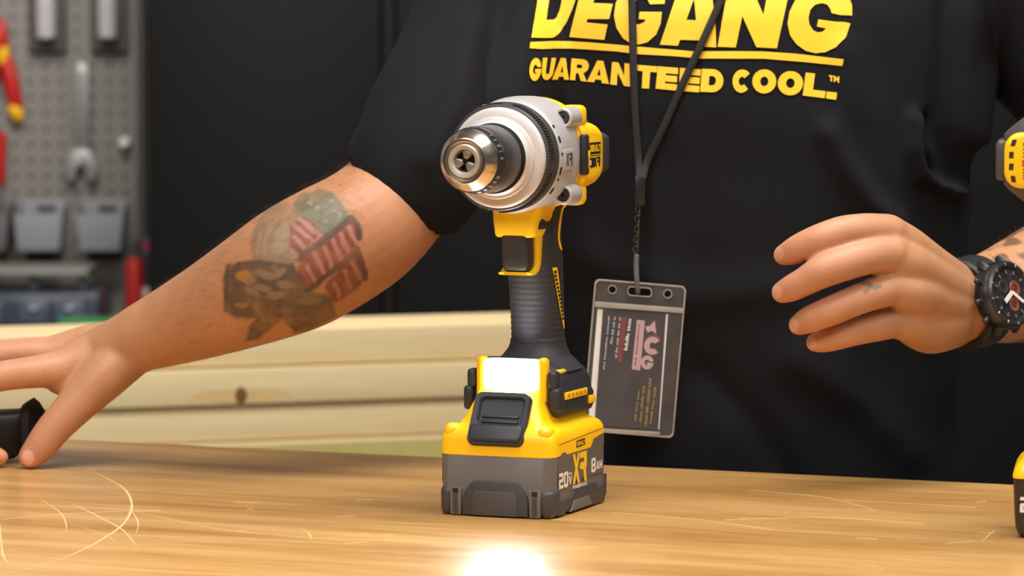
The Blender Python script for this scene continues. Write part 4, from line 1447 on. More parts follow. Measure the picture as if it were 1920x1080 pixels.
# fine hair on the forearms
hmb_v, hmb_f = [], []
rng = np.random.default_rng(5)
wpx, wpy = proj_np(V_ + np.array(person.location))
nn = get_no(me)
cand = np.where((((wpx > 250) & (wpx < 690) & (wpy > 300)) | ((wpx > 1860) & (wpx < 2100) & (wpy > 400))) & (nn[:, 1] < 0.6))[0]
for i in rng.choice(cand, 5200, replace=False):
    keep = (0.25 + 0.75 * max(0.0, nn[i][2])) * (min(1.0, max(0.0, (wpx[i] - 250) / 150)) if wpx[i] < 1000 else 0.7)
    if rng.random() > keep:
        continue
    p = Vector(V_[i])
    n_ = Vector(nn[i])
    dirn = Vector((-.86, 0, -.5)) if wpx[i] < 1000 else Vector((-.7, -.3, .5))
    d_ = dirn + Vector(rng.normal(0, .35, 3))
    d_ = (d_ - n_ * d_.dot(n_)).normalized()
    L_ = rng.uniform(.005, .012)
    sd2 = n_.cross(d_).normalized() * .00006
    q0, q1, q2 = p - n_ * .0003, p + d_ * L_ * .5 + n_ * L_ * .28, p + d_ * L_ + n_ * L_ * .30
    b_ = len(hmb_v)
    hmb_v += [q0 - sd2, q0 + sd2, q1 - sd2 * .8, q1 + sd2 * .8, q2]
    hmb_f += [(b_, b_ + 1, b_ + 3, b_ + 2), (b_ + 2, b_ + 3, b_ + 4)]
MB().add(hmb_v, hmb_f).build('arm_hair', mat('arm_hair_brown', rgb(84, 58, 38), 0.6), person)['kind'] = 'stuff'

# short hair on the head
mb = MB()
mb.rings([[hc + Vector((math.cos(t) * r * .079, math.sin(t) * r * .100 + dy, z)) for t in [2 * math.pi * j / 28 for j in range(28)]]
          for z, r, dy in ((.045, .98, .012), (.06, 1.0, .008), (.08, .92, .008), (.104, .72, .008), (.124, .42, .01), (.131, .1, .01))])
mb.v = [tuple(Vector(v) - Vector(person.location)) for v in mb.v]
mb.build('hair', mat('hair_dark', rgb(48, 36, 28), 0.7, var=0.2, bump=0.5, bscale=300), person)

# ---------------------------------------------------------------- t-shirt
mb = MB()
mb.rings([oval(1395, 1130, 415, .128, .40), oval(1395, 1000, 405, .125, .40), oval(1395, 800, 398, .122, .397), oval(1392, 620, 405, .121, .394), oval(1375, 430, 440, .122, .392), oval(1362, 200, 470, .124, .392), oval(1355, 30, 490, .122, .395),
          oval(1350, -90, 500, .112, .40), oval(1348, -170, 430, .10, .405), oval(1346, -235, 300, .086, .41), oval(1344, -275, 190, .078, .412), oval(1344, -285, 150, .06, .412)])


def sleeve(mb, lst, inner):
    pts, rad = joints(lst)
    c = catmull(pts, 5)
    rr = [v.x for v in catmull([Vector((r, 0, 0)) for r in rad], 5)]
    # go back inside to leave a real opening
    c2, r2 = [], []
    for p, r in list(zip(c, rr))[::-1][:inner]:
        c2.append(p)
        r2.append(r - 0.006)
    N = len(c)
    rings = []
    prev = None
    allp = list(zip(c, rr))
    fr = []
    for i, (p, r) in enumerate(allp):
        t = (c[min(i + 1, N - 1)] - c[max(i - 1, 0)]).normalized()
        s = t.cross(Vector((0, 0, 1))).normalized() if prev is None else (prev - t * prev.dot(t)).normalized()
        prev = s
        fr.append((p, s, s.cross(t).normalized(), r))
    seq = fr + [(p, s, u, r - 0.0065) for p, s, u, r in fr[::-1][:inner]]
    for p, s, u, r in seq:
        rings.append([p + s * r * math.cos(2 * math.pi * k / 36) + u * r * math.sin(2 * math.pi * k / 36) for k in range(36)])
    mb.rings(rings)


sleeve(mb, [(1060, -60, .41, 190), (985, 30, .40, 190), (905, 140, .32, 172), (835, 240, .252, 150), (785, 316, .226, 138), (750, 362, .228, 132)], 9)
sleeve(mb, [(1700, -60, .42, 200), (1800, -40, .42, 195), (1920, -20, .42, 185), (2030, 100, .407, 172), (2115, 225, .39, 162)], 9)
shirt = remesh(mb, 0.0042, 10)
co = get_co(shirt)
no = get_no(shirt)
px, py = proj_np(co)
frontm = (no[:, 1] < 0.1).astype(float)
disp = np.zeros(len(co))


def ridge(pts, w, h):
    global disp
    d = segdist(px, py, pts)
    disp += h * np.exp(-(d / w) ** 2) * frontm


# folds: under the chest at right, along the sleeve edge, across the waist
ridge([(1553, 250), (1580, 310), (1625, 380), (1680, 420)], 24, .009)
ridge([(1715, 220), (1712, 280), (1725, 330), (1770, 352), (1800, 360)], 12, .012)
ridge([(1745, 230), (1745, 290), (1765, 325)], 16, -.012)
ridge([(1790, -40), (1782, 120), (1776, 240), (1800, 330)], 26, -.012)
ridge([(1850, -40), (1845, 120), (1832, 260)], 18, .010)
ridge([(940, 0), (930, 120), (945, 260)], 30, -.012)
ridge([(880, 60), (850, 200), (800, 300)], 26, .005)
ridge([(990, 250), (1010, 420), (1040, 600)], 40, .006)
ridge([(1100, 480), (1300, 560), (1460, 540)], 40, .004)
ridge([(1500, 680), (1620, 760), (1700, 850)], 40, .005)
ridge([(1320, 700), (1420, 800), (1480, 900)], 30, -.004)
ridge([(1590, 100), (1640, 240), (1650, 420)], 36, .004)
ridge([(1190, 300), (1230, 450), (1250, 600)], 40, .003)
nz = vnoise(co, 9, 2.0) * .004 + vnoise(co, 22, 6.0) * .0015
disp += nz
co2 = co + no * disp[:, None]
shirt.vertices.foreach_set('co', (co2 - np.array(person.location)).ravel())
shirt.update()
SHIRT = mat('shirt_black', rgb(16, 16, 20), 0.88, var=0.12, nscale=300, bump=0.25, bscale=1600, spec=0.25)
sh = link('t_shirt', shirt, SHIRT, person, smooth=180)
bvh = BVHTree.FromPolygons([Vector(c) for c in co2.tolist()], [tuple(p.vertices) for p in shirt.polygons])

# ---------------------------------------------------------------- printed lettering on the shirt
PRINT = mat('print_yellow', rgb(248, 196, 40), 0.55, var=0.03)


def on_shirt(px, py, off=0.0009):
    d = ray(px, py).normalized()
    h, nrm, idx, dist = bvh.ray_cast(CAM_LOC, d)
    if h is None:
        h = U(px, py, .28)
        nrm = Vector((0, -1, 0))
    if nrm.y > 0:
        nrm = -nrm
    return h + nrm * off - Vector(person.location)


def print_poly(name, polys, parent=None, m=None, step=9.0):
    """flat print cut on a fine grid so that it follows the cloth"""
    loops = [[Vector((p[0], p[1], 0)) for p in pl_] for pl_ in polys]
    tris = tessellate_polygon(loops)
    flat = [p for pl_ in loops for p in pl_]
    bm = bmesh.new()
    vv = [bm.verts.new(p) for p in flat]
    for t_ in tris:
        try:
            bm.faces.new([vv[i] for i in t_])
        except ValueError:
            pass
    xs_ = [p.x for p in flat]
    ys_ = [p.y for p in flat]
    x = math.floor(min(xs_) / step) * step + step
    while x < max(xs_):
        bmesh.ops.bisect_plane(bm, geom=bm.verts[:] + bm.edges[:] + bm.faces[:], plane_co=(x, 0, 0), plane_no=(1, 0, 0))
        x += step
    y = math.floor(min(ys_) / step) * step + step
    while y < max(ys_):
        bmesh.ops.bisect_plane(bm, geom=bm.verts[:] + bm.edges[:] + bm.faces[:], plane_co=(0, y, 0), plane_no=(0, 1, 0))
        y += step
    for v in bm.verts:
        v.co = on_shirt(v.co.x, v.co.y)
    mm = bpy.data.meshes.new(name)
    bm.to_mesh(mm)
    bm.free()
    return link(name, mm, m or PRINT, parent or sh, smooth=0)


def cA(pts):
    return [(980 + x / 5.685, y / 5.685) for x, y in pts]


def cB(pts):
    return [(1160 + x / 5.683, y / 5.683) for x, y in pts]


def cC(pts):
    return [(1380 + x / 5.4, y / 5.4) for x, y in pts]


print_poly('print_letter', [cA([(85, 408), (155, 0), (195, -230), (430, -230), (540, -190), (590, -110), (575, -20), (530, 110), (470, 240), (400, 345), (330, 400), (285, 410)]),
                            cA([(245, 218), (285, 0), (305, -110), (400, -110), (428, -50), (415, 40), (395, 120), (360, 190), (325, 216)])])
print_poly('print_letter', [cA([(500, 395), (600, 0), (655, -230), (1050, -210), (1000, -10), (770, -5), (755, 35), (965, 45), (925, 205), (695, 205), (685, 240), (910, 262), (875, 425)])])
print_poly('print_letter', [cB([(490, 45), (500, -60), (440, -170), (300, -215), (150, -190), (40, -100), (-30, 40), (-48, 170), (-20, 300), (50, 410), (130, 465), (220, 475), (310, 450), (400, 370), (450, 250), (462, 130), (225, 128),
                                (215, 205), (290, 210), (270, 240), (215, 262), (165, 250), (130, 180), (135, 90), (165, 30), (215, -10), (270, -15), (310, 0), (335, 50)])])
print_poly('print_letter', [cB([(440, 478), (600, 0), (680, -220), (930, -215), (1000, 0), (1030, 220), (1040, 506), (885, 498), (875, 432), (655, 425), (632, 488)]), cB([(722, 213), (803, -10), (825, 218)])])
print_poly('print_letter', [cC([(-186, 475), (-105, 0), (-60, -210), (130, -205), (210, 0), (275, 150), (305, 0), (345, -200), (560, -190), (520, 0), (412, 490), (205, 480), (62, 165), (5, 440), (-5, 482)])])
print_poly('print_letter', [cC([(1172, 160), (1172, 60), (1130, -60), (1020, -150), (870, -180), (720, -140), (600, 0), (540, 120), (520, 240), (545, 360), (610, 450), (700, 515), (800, 540), (900, 530), (1010, 480), (1110, 380), (1155, 240), (1100, 225),
                                (1000, 222), (830, 198), (815, 270), (910, 290), (880, 318), (830, 330), (780, 310), (740, 250), (730, 180), (750, 100), (800, 50), (870, 35), (920, 50), (950, 90), (965, 135), (1050, 155)])])
print_poly('print_rule', [cA([(65, 520), (75, 455), (300, 443), (500, 440), (700, 450)]) + cB([(0, 478), (400, 515), (800, 548), (900, 548), (1250, 546)]) + cC([(270, 522), (600, 545), (1090, 600), (1075, 668), (700, 630), (280, 595), (0, 595)]) +
                          cB([(860, 625), (600, 600), (180, 577), (-20, 548)]) + cA([(700, 528), (520, 518), (350, 520), (200, 528)])])
# second line: (letter, bottom-left, bottom-right, top-right, top-left) in pixels
row = [('G', cA([(55, 872), (180, 860), (195, 620), (70, 625)])), ('U', cA([(185, 860), (300, 850), (345, 620), (205, 620)])), ('A', cA([(300, 850), (490, 850), (500, 620), (345, 620)])), ('R', cA([(500, 850), (690, 870), (725, 640), (525, 620)])),
       ('A', cA([(690, 870), (925, 895), (925, 655), (740, 640)])), ('N', cB([(-87, 900), (130, 925), (130, 680), (-65, 660)])), ('T', cB([(180, 935), (395, 950), (415, 710), (190, 690)])), ('E', cB([(395, 945), (618, 968), (635, 725), (420, 708)])),
       ('E', cB([(640, 968), (858, 985), (878, 740), (655, 725)])), ('D', cB([(868, 978), (1110, 990), (1120, 742), (888, 735)])), ('C', cB([(1210, 990), (1395, 990), (1425, 745), (1215, 738)])), ('O', cC([(160, 945), (400, 950), (412, 705), (165, 700)])),
       ('O', cC([(418, 965), (672, 968), (680, 722), (425, 718)])), ('L', cC([(672, 968), (895, 995), (930, 760), (702, 735)])), ('.', cC([(908, 998), (1010, 1012), (1022, 938), (915, 928)])),
       ('T', cC([(940, 822), (985, 828), (985, 765), (938, 760)])), ('M', cC([(985, 830), (1042, 840), (1048, 775), (990, 767)]))]
for chh, (bl, br, tr_, tl) in row:
    def q(u, v):
        x = (bl[0] * (1 - u) + br[0] * u) * (1 - v) + (tl[0] * (1 - u) + tr_[0] * u) * v
        y = (bl[1] * (1 - u) + br[1] * u) * (1 - v) + (tl[1] * (1 - u) + tr_[1] * u) * v
        return (x, y)
    print_poly('print_letter', [[q(*p) for p in pl_] for pl_ in GL[chh]], step=7.0)

# ---------------------------------------------------------------- trousers and boots
JEAN = mat('trousers_dark', rgb(34, 36, 44), 0.8, var=0.15, bump=0.2)
mb = MB()
xc_ = U(1395, 1000, .40).x
for s in (-1, 1):
    mb.tube([(xc_ + s * .07, .40, -.10), (xc_ + s * .085, .40, -.25), (xc_ + s * .10, .41, -.50), (xc_ + s * .11, .42, -.84)], [.10, .092, .075, .062], 24, caps=False)
mb.rings([oval(1395, 1040, 350, .105, .40), oval(1395, 1130, 395, .112, .40), oval(1395, 1240, 400, .115, .40), oval(1395, 1330, 330, .10, .40)])
mb.v = [tuple(Vector(v) - Vector(person.location)) for v in mb.v]
tm = MB()
tm.v, tm.f = mb.v, mb.f
trm = remesh(tm, 0.009, 4)
link('trousers', trm, JEAN, person, smooth=180)
for s in (-1, 1):
    bt_ = MB()
    bt_.rings([[Vector((xc_ + s * .11 + x, .40 + y - .03, z)) - Vector(person.location) for x, y in rrect(hx, hy, .035)] for z, hx, hy in ((FLOOR_Z + .001, .048, .14), (FLOOR_Z + .03, .05, .142), (FLOOR_Z + .06, .046, .125), (FLOOR_Z + .085, .045, .09))])
    bt_.tube([Vector((xc_ + s * .11, .425, FLOOR_Z + .06)) - Vector(person.location), Vector((xc_ + s * .11, .425, FLOOR_Z + .14)) - Vector(person.location)], [.055, .058], 20, caps=False)
    bt_.build('boot', mat('boot_brown', rgb(70, 50, 36), 0.6), person)
# ================================================================== wristwatch
wa, wb = U(1812, 569, .2005), U(1905, 546, .238)
wd = (wb - wa).normalized()
wc = U(1816, 568, .2025)
wr_ = 76 * K(.2)
wn = Vector((.36, -.90, .16))
wn = (wn - wd * wn.dot(wd)).normalized()
ws = wn.cross(wd).normalized()
watch = empty('wristwatch', wc)
tag(watch, 'black chunky wristwatch with a dark dial on the wrist of the hovering hand', 'watch')


def WA(a, x, y):           # around the wrist axis
    return wd * a + wn * x + ws * y


def WN(a, x, y):           # around the dial axis
    return wn * a + wd * x + ws * y


WSTRAP = mat('watch_strap', rgb(30, 29, 30), 0.55, var=0.1)
MB().add(*lathe([(-.0115, wr_ - .0005), (-.012, wr_ + .0025), (-.010, wr_ + .0040), (.010, wr_ + .0040), (.012, wr_ + .0025), (.0115, wr_ - .0005)], WA, 56, closed=True)).build('strap', WSTRAP, watch)
h0 = wr_ - .003
WCASE = mat('watch_case', rgb(52, 52, 54), 0.32, 0.6, var=0.1)
MB().add(*lathe([(h0, .018), (h0, .0215), (h0 + .003, .0228), (h0 + .009, .0228), (h0 + .011, .0215), (h0 + .0118, .0195)], WN, 48)).build('case', WCASE, watch)
bz = MB().add(*lathe([(h0 + .0105, .0225), (h0 + .0128, .0218), (h0 + .0138, .0200), (h0 + .0130, .0178), (h0 + .0118, .0172)], WN, 48)).build('bezel', mat('watch_bezel', rgb(70, 70, 72), 0.3, 0.7), watch)
for k in range(12):
    a = 2 * math.pi * k / 12
    p = WN(h0 + .0137, .0198 * math.cos(a), .0198 * math.sin(a))
    vv, ff = rbox((0, 0, 0), (.0012, .0012, .0012), .0002, 1)
    MB().add([p + wd * (v.x * math.cos(a) * 1.8 - v.y * math.sin(a)) + ws * (v.x * math.sin(a) * 1.8 + v.y * math.cos(a)) + wn * v.z for v in vv], ff).build('bezel_mark', STEEL, bz)
dl = MB().add(*lathe([(h0 + .0120, .00001), (h0 + .0120, .0175)], WN, 40)).build('dial', mat('watch_dial', rgb(74, 73, 76), 0.35, 0.3, var=0.3, nscale=260), watch)


def dial_bar(name, x0, y0, x1, y1, w, m, z=.0006):
    d = Vector((x1 - x0, y1 - y0)).normalized()
    nrm = Vector((-d.y, d.x)) * w * .5
    pts = [(x0 + nrm.x, y0 + nrm.y), (x1 + nrm.x, y1 + nrm.y), (x1 - nrm.x, y1 - nrm.y), (x0 - nrm.x, y0 - nrm.y)]
    MB().add(*prism(pts, lambda u, v, q: WN(h0 + .0120 + q, u, v), z, z + .0005)).build(name, m, dl)


for cx, cy, r, c in ((.006, .003, .0048, rgb(134, 70, 52)), (-.005, .006, .0045, rgb(56, 56, 60)), (.002, -.007, .0045, rgb(140, 78, 60))):
    MB().add(*lathe([(h0 + .0121, r * .6), (h0 + .0125, r), (h0 + .0121, r * 1.06)], lambda a, x, y, cx=cx, cy=cy: WN(a, x + cx, y + cy), 24)).build('subdial', mat('subdial_%d' % int(cx * 1e4), c, 0.4), dl)
dial_bar('watch_hand', .001, .001, -.008, -.004, .0030, WHITEP, .0012)
dial_bar('watch_hand', .001, .001, .010, -.007, .0022, WHITEP, .0014)
for k in range(12):
    a = 2 * math.pi * k / 12
    dial_bar('hour_mark', .0135 * math.cos(a), .0135 * math.sin(a), .016 * math.cos(a), .016 * math.sin(a), .0014, STEEL)
for a in (150, 180, 210):
    a = math.radians(a)
    p = WN(h0 + .006, .0225 * math.cos(a), .0225 * math.sin(a))
    q = WN(h0 + .006, .0265 * math.cos(a), .0265 * math.sin(a))
    MB().tube([p, q], [.0020, .0020], 10).build('pusher', GUNMETAL, watch)
for s in (-1, 1):
    for e in (-1, 1):
        p = WN(h0 + .0055, e * .0095, s * .019)
        q = WN(h0 + .0015, e * .0095, s * .0235)
        MB().tube([p, q], [.0032, .0026], 8).build('lug', WCASE, watch)

# ================================================================== lanyard and badge
CORD = mat('cord_black', rgb(22, 20, 21), 0.75, var=0.15, bump=0.4, bscale=1500)


def shirt_pt(px, py, off=.004):
    return on_shirt(px, py, 0.0) + Vector(person.location) + Vector((0, -off, 0))


lany = empty('lanyard', shirt_pt(1197, 330, .006))
tag(lany, 'thin black neck lanyard with a chain and strap hanging over the shirt print', 'lanyard')
LO_ = Vector(lany.location)
Yb = min(shirt_pt(1190, y, .009).y for y in range(330, 830, 30)) - .001
s1 = [shirt_pt(x, y, .0035) for x, y in ((1183, -180), (1184, -60), (1186, 60), (1188, 150), (1192, 235), (1197, 300))] + [U(1199, 334, Yb)]
s2 = [shirt_pt(x, y, .0035) for x, y in ((1430, -180), (1378, -60), (1325, 60), (1283, 150), (1245, 235), (1214, 300))] + [U(1205, 334, Yb)]
# loop round the neck
s1 = [U(1205, -300, .36), ] + s1
s2 = [U(1480, -300, .36), ] + s2
for s_ in (s1, s2):
    c = catmull(s_, 6)
    MB().tube([p - LO_ for p in c], [(.0026, .0014)] * len(c), 10, up=(0, 1, 0)).build('cord', CORD, lany)
cn = catmull([U(1205, -300, .36), U(1215, -330, .43), U(1280, -345, .475), U(1345, -350, .485), U(1410, -345, .475), U(1470, -330, .43), U(1480, -300, .36)], 6)
MB().tube([p - LO_ for p in cn], [(.0026, .0014)] * len(cn), 10).build('cord', CORD, lany)
CLIPM = mat('clip_black', rgb(40, 39, 41), 0.3, 0.3)
cr0, cr1 = U(1202, 330, Yb), U(1198, 386, Yb)
vv, ff = rbox((0, 0, 0), (.0072, .0044, .0200), .0010, 2)
cc_ = (cr0 + cr1) / 2 - LO_
MB().add([v + cc_ for v in vv], ff).build('crimp', CLIPM, lany)
for k in range(9):
    p = U(1197.5 - k * .55 + (1.6 if k % 2 else -1.6), 391 + k * 9.6, Yb) - LO_
    ax = Vector((1, 0, 0)) if k % 2 else Vector((0, 1, 0))
    sd_ = Vector((0, 1, 0)) if k % 2 else Vector((1, 0, 0))
    pts = [p + Vector((0, 0, .0024)) * math.cos(t) + sd_ * (.0014 * math.sin(t)) for t in [2 * math.pi * j / 14 for j in range(14)]]
    ring_ = MB()
    rr = []
    for j in range(14):
        t = (pts[(j + 1) % 14] - pts[j - 1]).normalized()
        o_ = (pts[j] - p).normalized()
        b2 = t.cross(o_).normalized()
        rr.append([pts[j] + (o_ * math.cos(a) + b2 * math.sin(a)) * .00055 for a in [2 * math.pi * q_ / 6 for q_ in range(6)]])
    rr.append(rr[0])
    ring_.rings(rr, False, False).build('chain_link', mat('chain_dark', rgb(120, 118, 116), 0.25, 0.9), lany)
st_ = [U(1193.5, 478, Yb), U(1192.5, 500, Yb - .0005), U(1194, 526, Yb - .002), U(1196, 545, Yb - .0015), U(1196, 549, Yb + .002), U(1194.5, 530, Yb + .0035), U(1193.5, 500, Yb + .002), U(1193.5, 479, Yb + .0008)]
MB().tube([p - LO_ for p in catmull(st_, 4)], [(.0016, .0006)] * 29, 8, up=(0, 1, 0)).build('strap', mat('strap_grey', rgb(92, 90, 92), 0.4), lany)

BANG = math.radians(4.75)
bc = U(1189, 672, Yb + .0002)
KB = K(Yb)
badge = empty('id_badge', bc, (0, BANG, 0))
tag(badge, 'clear vinyl badge holder with a dark business card hanging from the lanyard', 'badge')


def bl_(cx, cy):
    """crop pixels of the badge -> holder millimetre plane"""
    px, py = 1080 + cx / 3.176, 500 + cy / 3.176
    x, y = (px - 1189) * KB, -(py - 672) * KB
    c, s = math.cos(BANG), math.sin(BANG)
    return (x * c - y * s, x * s + y * c)


def BP(off):
    return lambda u, v: Vector((u, off, v))


def clear_mat():
    m = bpy.data.materials.new('clear_vinyl')
    m.use_nodes = True
    nt = m.node_tree
    b = nt.nodes['Principled BSDF']
    b.inputs['Base Color'].default_value = rgb(214, 210, 204)
    b.inputs['Roughness'].default_value = 0.22
    tc = nt.nodes.new('ShaderNodeTexCoord')
    nz = nt.nodes.new('ShaderNodeTexNoise')
    nz.inputs['Scale'].default_value = 40
    nt.links.new(tc.outputs['Object'], nz.inputs['Vector'])
    mr = nt.nodes.new('ShaderNodeMapRange')
    mr.inputs['To Min'].default_value = 0.02
    mr.inputs['To Max'].default_value = 0.10
    nt.links.new(nz.outputs['Fac'], mr.inputs['Value'])
    nt.links.new(mr.outputs['Result'], b.inputs['Alpha'])
    return m


def frost_mat():
    m = bpy.data.materials.new('frosted_vinyl')
    m.use_nodes = True
    nt = m.node_tree
    b = nt.nodes['Principled BSDF']
    b.inputs['Base Color'].default_value = rgb(206, 198, 184)
    b.inputs['Roughness'].default_value = 0.35
    tc = nt.nodes.new('ShaderNodeTexCoord')
    nz = nt.nodes.new('ShaderNodeTexNoise')
    nz.inputs['Scale'].default_value = 60
    nt.links.new(tc.outputs['Object'], nz.inputs['Vector'])
    mr = nt.nodes.new('ShaderNodeMapRange')
    mr.inputs['To Min'].default_value = 0.2
    mr.inputs['To Max'].default_value = 0.62
    nt.links.new(nz.outputs['Fac'], mr.inputs['Value'])
    nt.links.new(mr.outputs['Result'], b.inputs['Alpha'])
    return m


CLEAR, FROST = clear_mat(), frost_mat()
HWb, HHb = .0311, .0519
outer = [(x, z) for x, z in rrect(HWb, HHb, .0035, 5)]


def frame(name, o_, i_, y0, y1, m):
    rings_ = [[Vector((x, y0, z)) for x, z in o_], [Vector((x, y1, z)) for x, z in o_], [Vector((x, y1, z)) for x, z in i_], [Vector((x, y0, z)) for x, z in i_]]
    rings_.append(rings_[0])
    MB().rings(rings_, False, False).build(name, m, badge)


frame('welded_rim', outer, [(x * .965, z * .98) for x, z in outer], -.0016, .0004, FROST)
# front and back sheets (front window, header with slot and two holes)
slot = [bl_(378 + x, 147 + y + x * .08) for x, y in rrect(68, 23, 20, 5)]
hole1 = [bl_(215 + 22 * math.cos(t), 134 + 22 * math.sin(t)) for t in [2 * math.pi * k / 14 for k in range(14)]]
hole2 = [bl_(545 + 22 * math.cos(t), 160 + 22 * math.sin(t)) for t in [2 * math.pi * k / 14 for k in range(14)]]
inner_o = [(x * .955, z * .975) for x, z in outer]
MB().add(*fill([inner_o, slot, hole1, hole2], BP(-.0012))).build('front_sheet', CLEAR, badge, smooth=0)
MB().add(*fill([inner_o, slot, hole1, hole2], BP(.0002))).build('back_sheet', CLEAR, badge, smooth=0)
for nm, lp in (('slot_edge', slot), ('eyelet', hole1), ('eyelet', hole2)):
    cx = sum(p[0] for p in lp) / len(lp)
    cz = sum(p[1] for p in lp) / len(lp)
    rings_ = []
    for f, y in ((1.0, -.0018), (1.22 if nm == 'eyelet' else 1.08, -.0018), (1.22 if nm == 'eyelet' else 1.08, .0004), (1.0, .0004)):
        fz = f if nm == 'eyelet' else 1 + (f - 1) * 3
        rings_.append([Vector((cx + (x - cx) * f, y, cz + (z - cz) * fz)) for x, z in lp])
    rings_.append(rings_[0])
    MB().rings(rings_, False, False).build(nm, FROST, badge)
MB().add(*prism([bl_(112, 205), bl_(640, 245), bl_(638, 275), bl_(110, 237)], lambda u, v, w: Vector((u, w, v)), -.0021, -.0010, .0003)).build('weld_strip', FROST, badge)
MB().add(*prism([bl_(160, 965), bl_(500, 985), bl_(498, 1003), bl_(158, 985)], lambda u, v, w: Vector((u, w, v)), -.0016, -.0010, .0002)).build('weld_strip', FROST, badge)
PAPER = mat('paper_white', rgb(232, 228, 224), 0.6, var=0.02)
MB().add(*prism([bl_(128, 250), bl_(548, 282), bl_(497, 972), bl_(72, 938)], lambda u, v, w: Vector((u, w, v)), -.00035, -.0001)).build('paper_insert', PAPER, badge)
CARD = mat('card_dark', rgb(46, 47, 58), 0.4, var=0.12, nscale=40)
MB().add(*prism([bl_(160, 247), bl_(535, 280), bl_(490, 975), bl_(110, 940)], lambda u, v, w: Vector((u, w, v)), -.0007, -.00036)).build('business_card', CARD, badge)
PINK = mat('card_pink', rgb(190, 160, 164), 0.5)
REDI = mat('card_red', rgb(126, 44, 54), 0.5)
GOLD = mat('card_gold', rgb(158, 132, 56), 0.5)
LITE = mat('card_light', rgb(190, 188, 192), 0.5)


def card(name, poly, m, off=-.00076):
    return MB().add(*fill([[bl_(*p) for p in poly]] if not isinstance(poly[0], list) else [[bl_(*p) for p in pl_] for pl_ in poly], BP(off))).build(name, m, badge, smooth=0)


card('card_banner', [(362, 315), (410, 320), (382, 618), (332, 610)], PINK)
card('card_bar', [(272, 300), (302, 306), (270, 570), (246, 562)], REDI)
# logo letters C and G with an arrow-like mark above
def glyph(ch_, cx, cy, sx, sy, ang, m, off=-.0008):
    c, s = math.cos(math.radians(ang)), math.sin(math.radians(ang))
    pl_ = []
    for lp in GL[ch_]:
        pl_.append([(cx + ((u - .5) * sx) * c - (-(v - .5) * sy) * s, cy + ((u - .5) * sx) * s + (-(v - .5) * sy) * c) for u, v in lp])
    card('logo_letter', pl_, m, off)


glyph('C', 459, 464, 112, 122, 8, REDI)
glyph('C', 455, 470, 100, 108, 8, PINK, -.00086)
glyph('G', 424, 570, 76, 84, 8, PINK)
card('logo_mark', [(412, 355), (440, 350), (468, 318), (478, 400), (450, 380), (425, 392)], PINK)


def word_line(p0, p1, w, words, m):
    """a printed line too small to read: word-sized blocks with letter gaps"""
    d = Vector((p1[0] - p0[0], p1[1] - p0[1]))
    n_ = Vector((-d.y, d.x)).normalized() * w * .5
    mbx = MB()
    t = 0.0
    tot = sum(words) + .9 * (len(words) - 1)
    for wlen in words:
        for i in range(wlen):
            a = (t + i + .08) / tot
            b2 = (t + i + .80) / tot
            hgt = random.choice((.65, .8, 1.0))
            q0, q1 = Vector(p0) + d * a, Vector(p0) + d * b2
            mbx.add(*fill([[bl_(*(q0 - n_)), bl_(*(q1 - n_)), bl_(*(q1 - n_ + n_ * 2 * hgt)), bl_(*(q0 - n_ + n_ * 2 * hgt))]], BP(-.0008)))
        t += wlen + .9
    mbx.build('card_text_line', m, badge, smooth=0)


word_line((320, 308), (294, 500), 20, [5, 7], WHITEP)
word_line((260, 300), (236, 545), 13, [2, 3, 3, 4, 3, 2], LITE)
word_line((230, 296), (208, 460), 12, [2, 3, 3, 4], LITE)
word_line((196, 292), (164, 615), 9, [9, 11, 4], LITE)
word_line((374, 340), (352, 590), 10, [11, 3], REDI)
word_line((442, 665), (414, 950), 15, [5, 8, 4, 6], GOLD)
word_line((472, 715), (442, 940), 13, [6, 5, 7], GOLD)
word_line((404, 710), (382, 930), 13, [4, 7, 6], GOLD)
word_line((374, 740), (350, 925), 11, [5, 6, 4], GOLD)

# ================================================================== black tool body under the reaching hand
tl0 = U(-20, 800, .292)
held = empty('black_tool', (tl0.x, .292, 0))
tag(held, 'black plastic tool lying on the bench, gripped by the tattooed arm', 'tool')
MATB = mat('tool_black', rgb(18, 16, 16), 0.5)


def hx_(px):
    return U(px, 800, .292).x - tl0.x


rings_ = []
for px, z0, z1, hy in ((-240, .006, .030, .018), (-235, .002, .036, .022), (-140, .0005, .037, .024), (-60, .0005, .036, .024), (-10, .0005, .034, .022), (30, .003, .035, .019), (48, .008, .036, .016)):
    rings_.append([Vector((hx_(px), p[0], (z0 + z1) / 2 + p[1])) for p in rrect(hy, (z1 - z0) / 2, .008, 4)])
MB().rings(rings_).build('body', MATB, held)
rings_ = []
for px, z0, z1, hy in ((40, .012, .036, .014), (46, .008, .0395, .019), (60, .009, .0425, .020), (70, .013, .040, .018), (80, .020, .036, .012), (84, .023, .034, .008)):
    rings_.append([Vector((hx_(px), p[0], (z0 + z1) / 2 + p[1])) for p in rrect(hy, (z1 - z0) / 2, .008, 4)])
MB().rings(rings_).build('end_collar', MATB, held)

# ================================================================== second drill at the frame edge, seen from its side
g2 = G(1902, 1014)
K2 = K(g2.y)
X2 = g2.x + 0.0035
drill2 = empty('compact_drill', (X2 + .055, g2.y + .030, 0), (0, 0, math.radians(-9)))
tag(drill2, 'yellow and dark grey compact drill standing on a black battery, partly cut off', 'drill')


def E(x, y, z):                 # mm: x from the battery's end, y from the near side, z from the table
    return Vector(((x - 55) * .001, (y - 30) * .001, z * .001))


HOUS = mat('housing_grey', rgb(72, 68, 68), 0.5, var=0.06)
BROWN = mat('battery_black', rgb(44, 36, 32), 0.42, var=0.06)


def ex_ring(x, hy, hz, r, zc=222, yc=30):
    return [E(x, yc + p[0], zc + p[1]) for p in rrect(hy, hz, r, 6)]


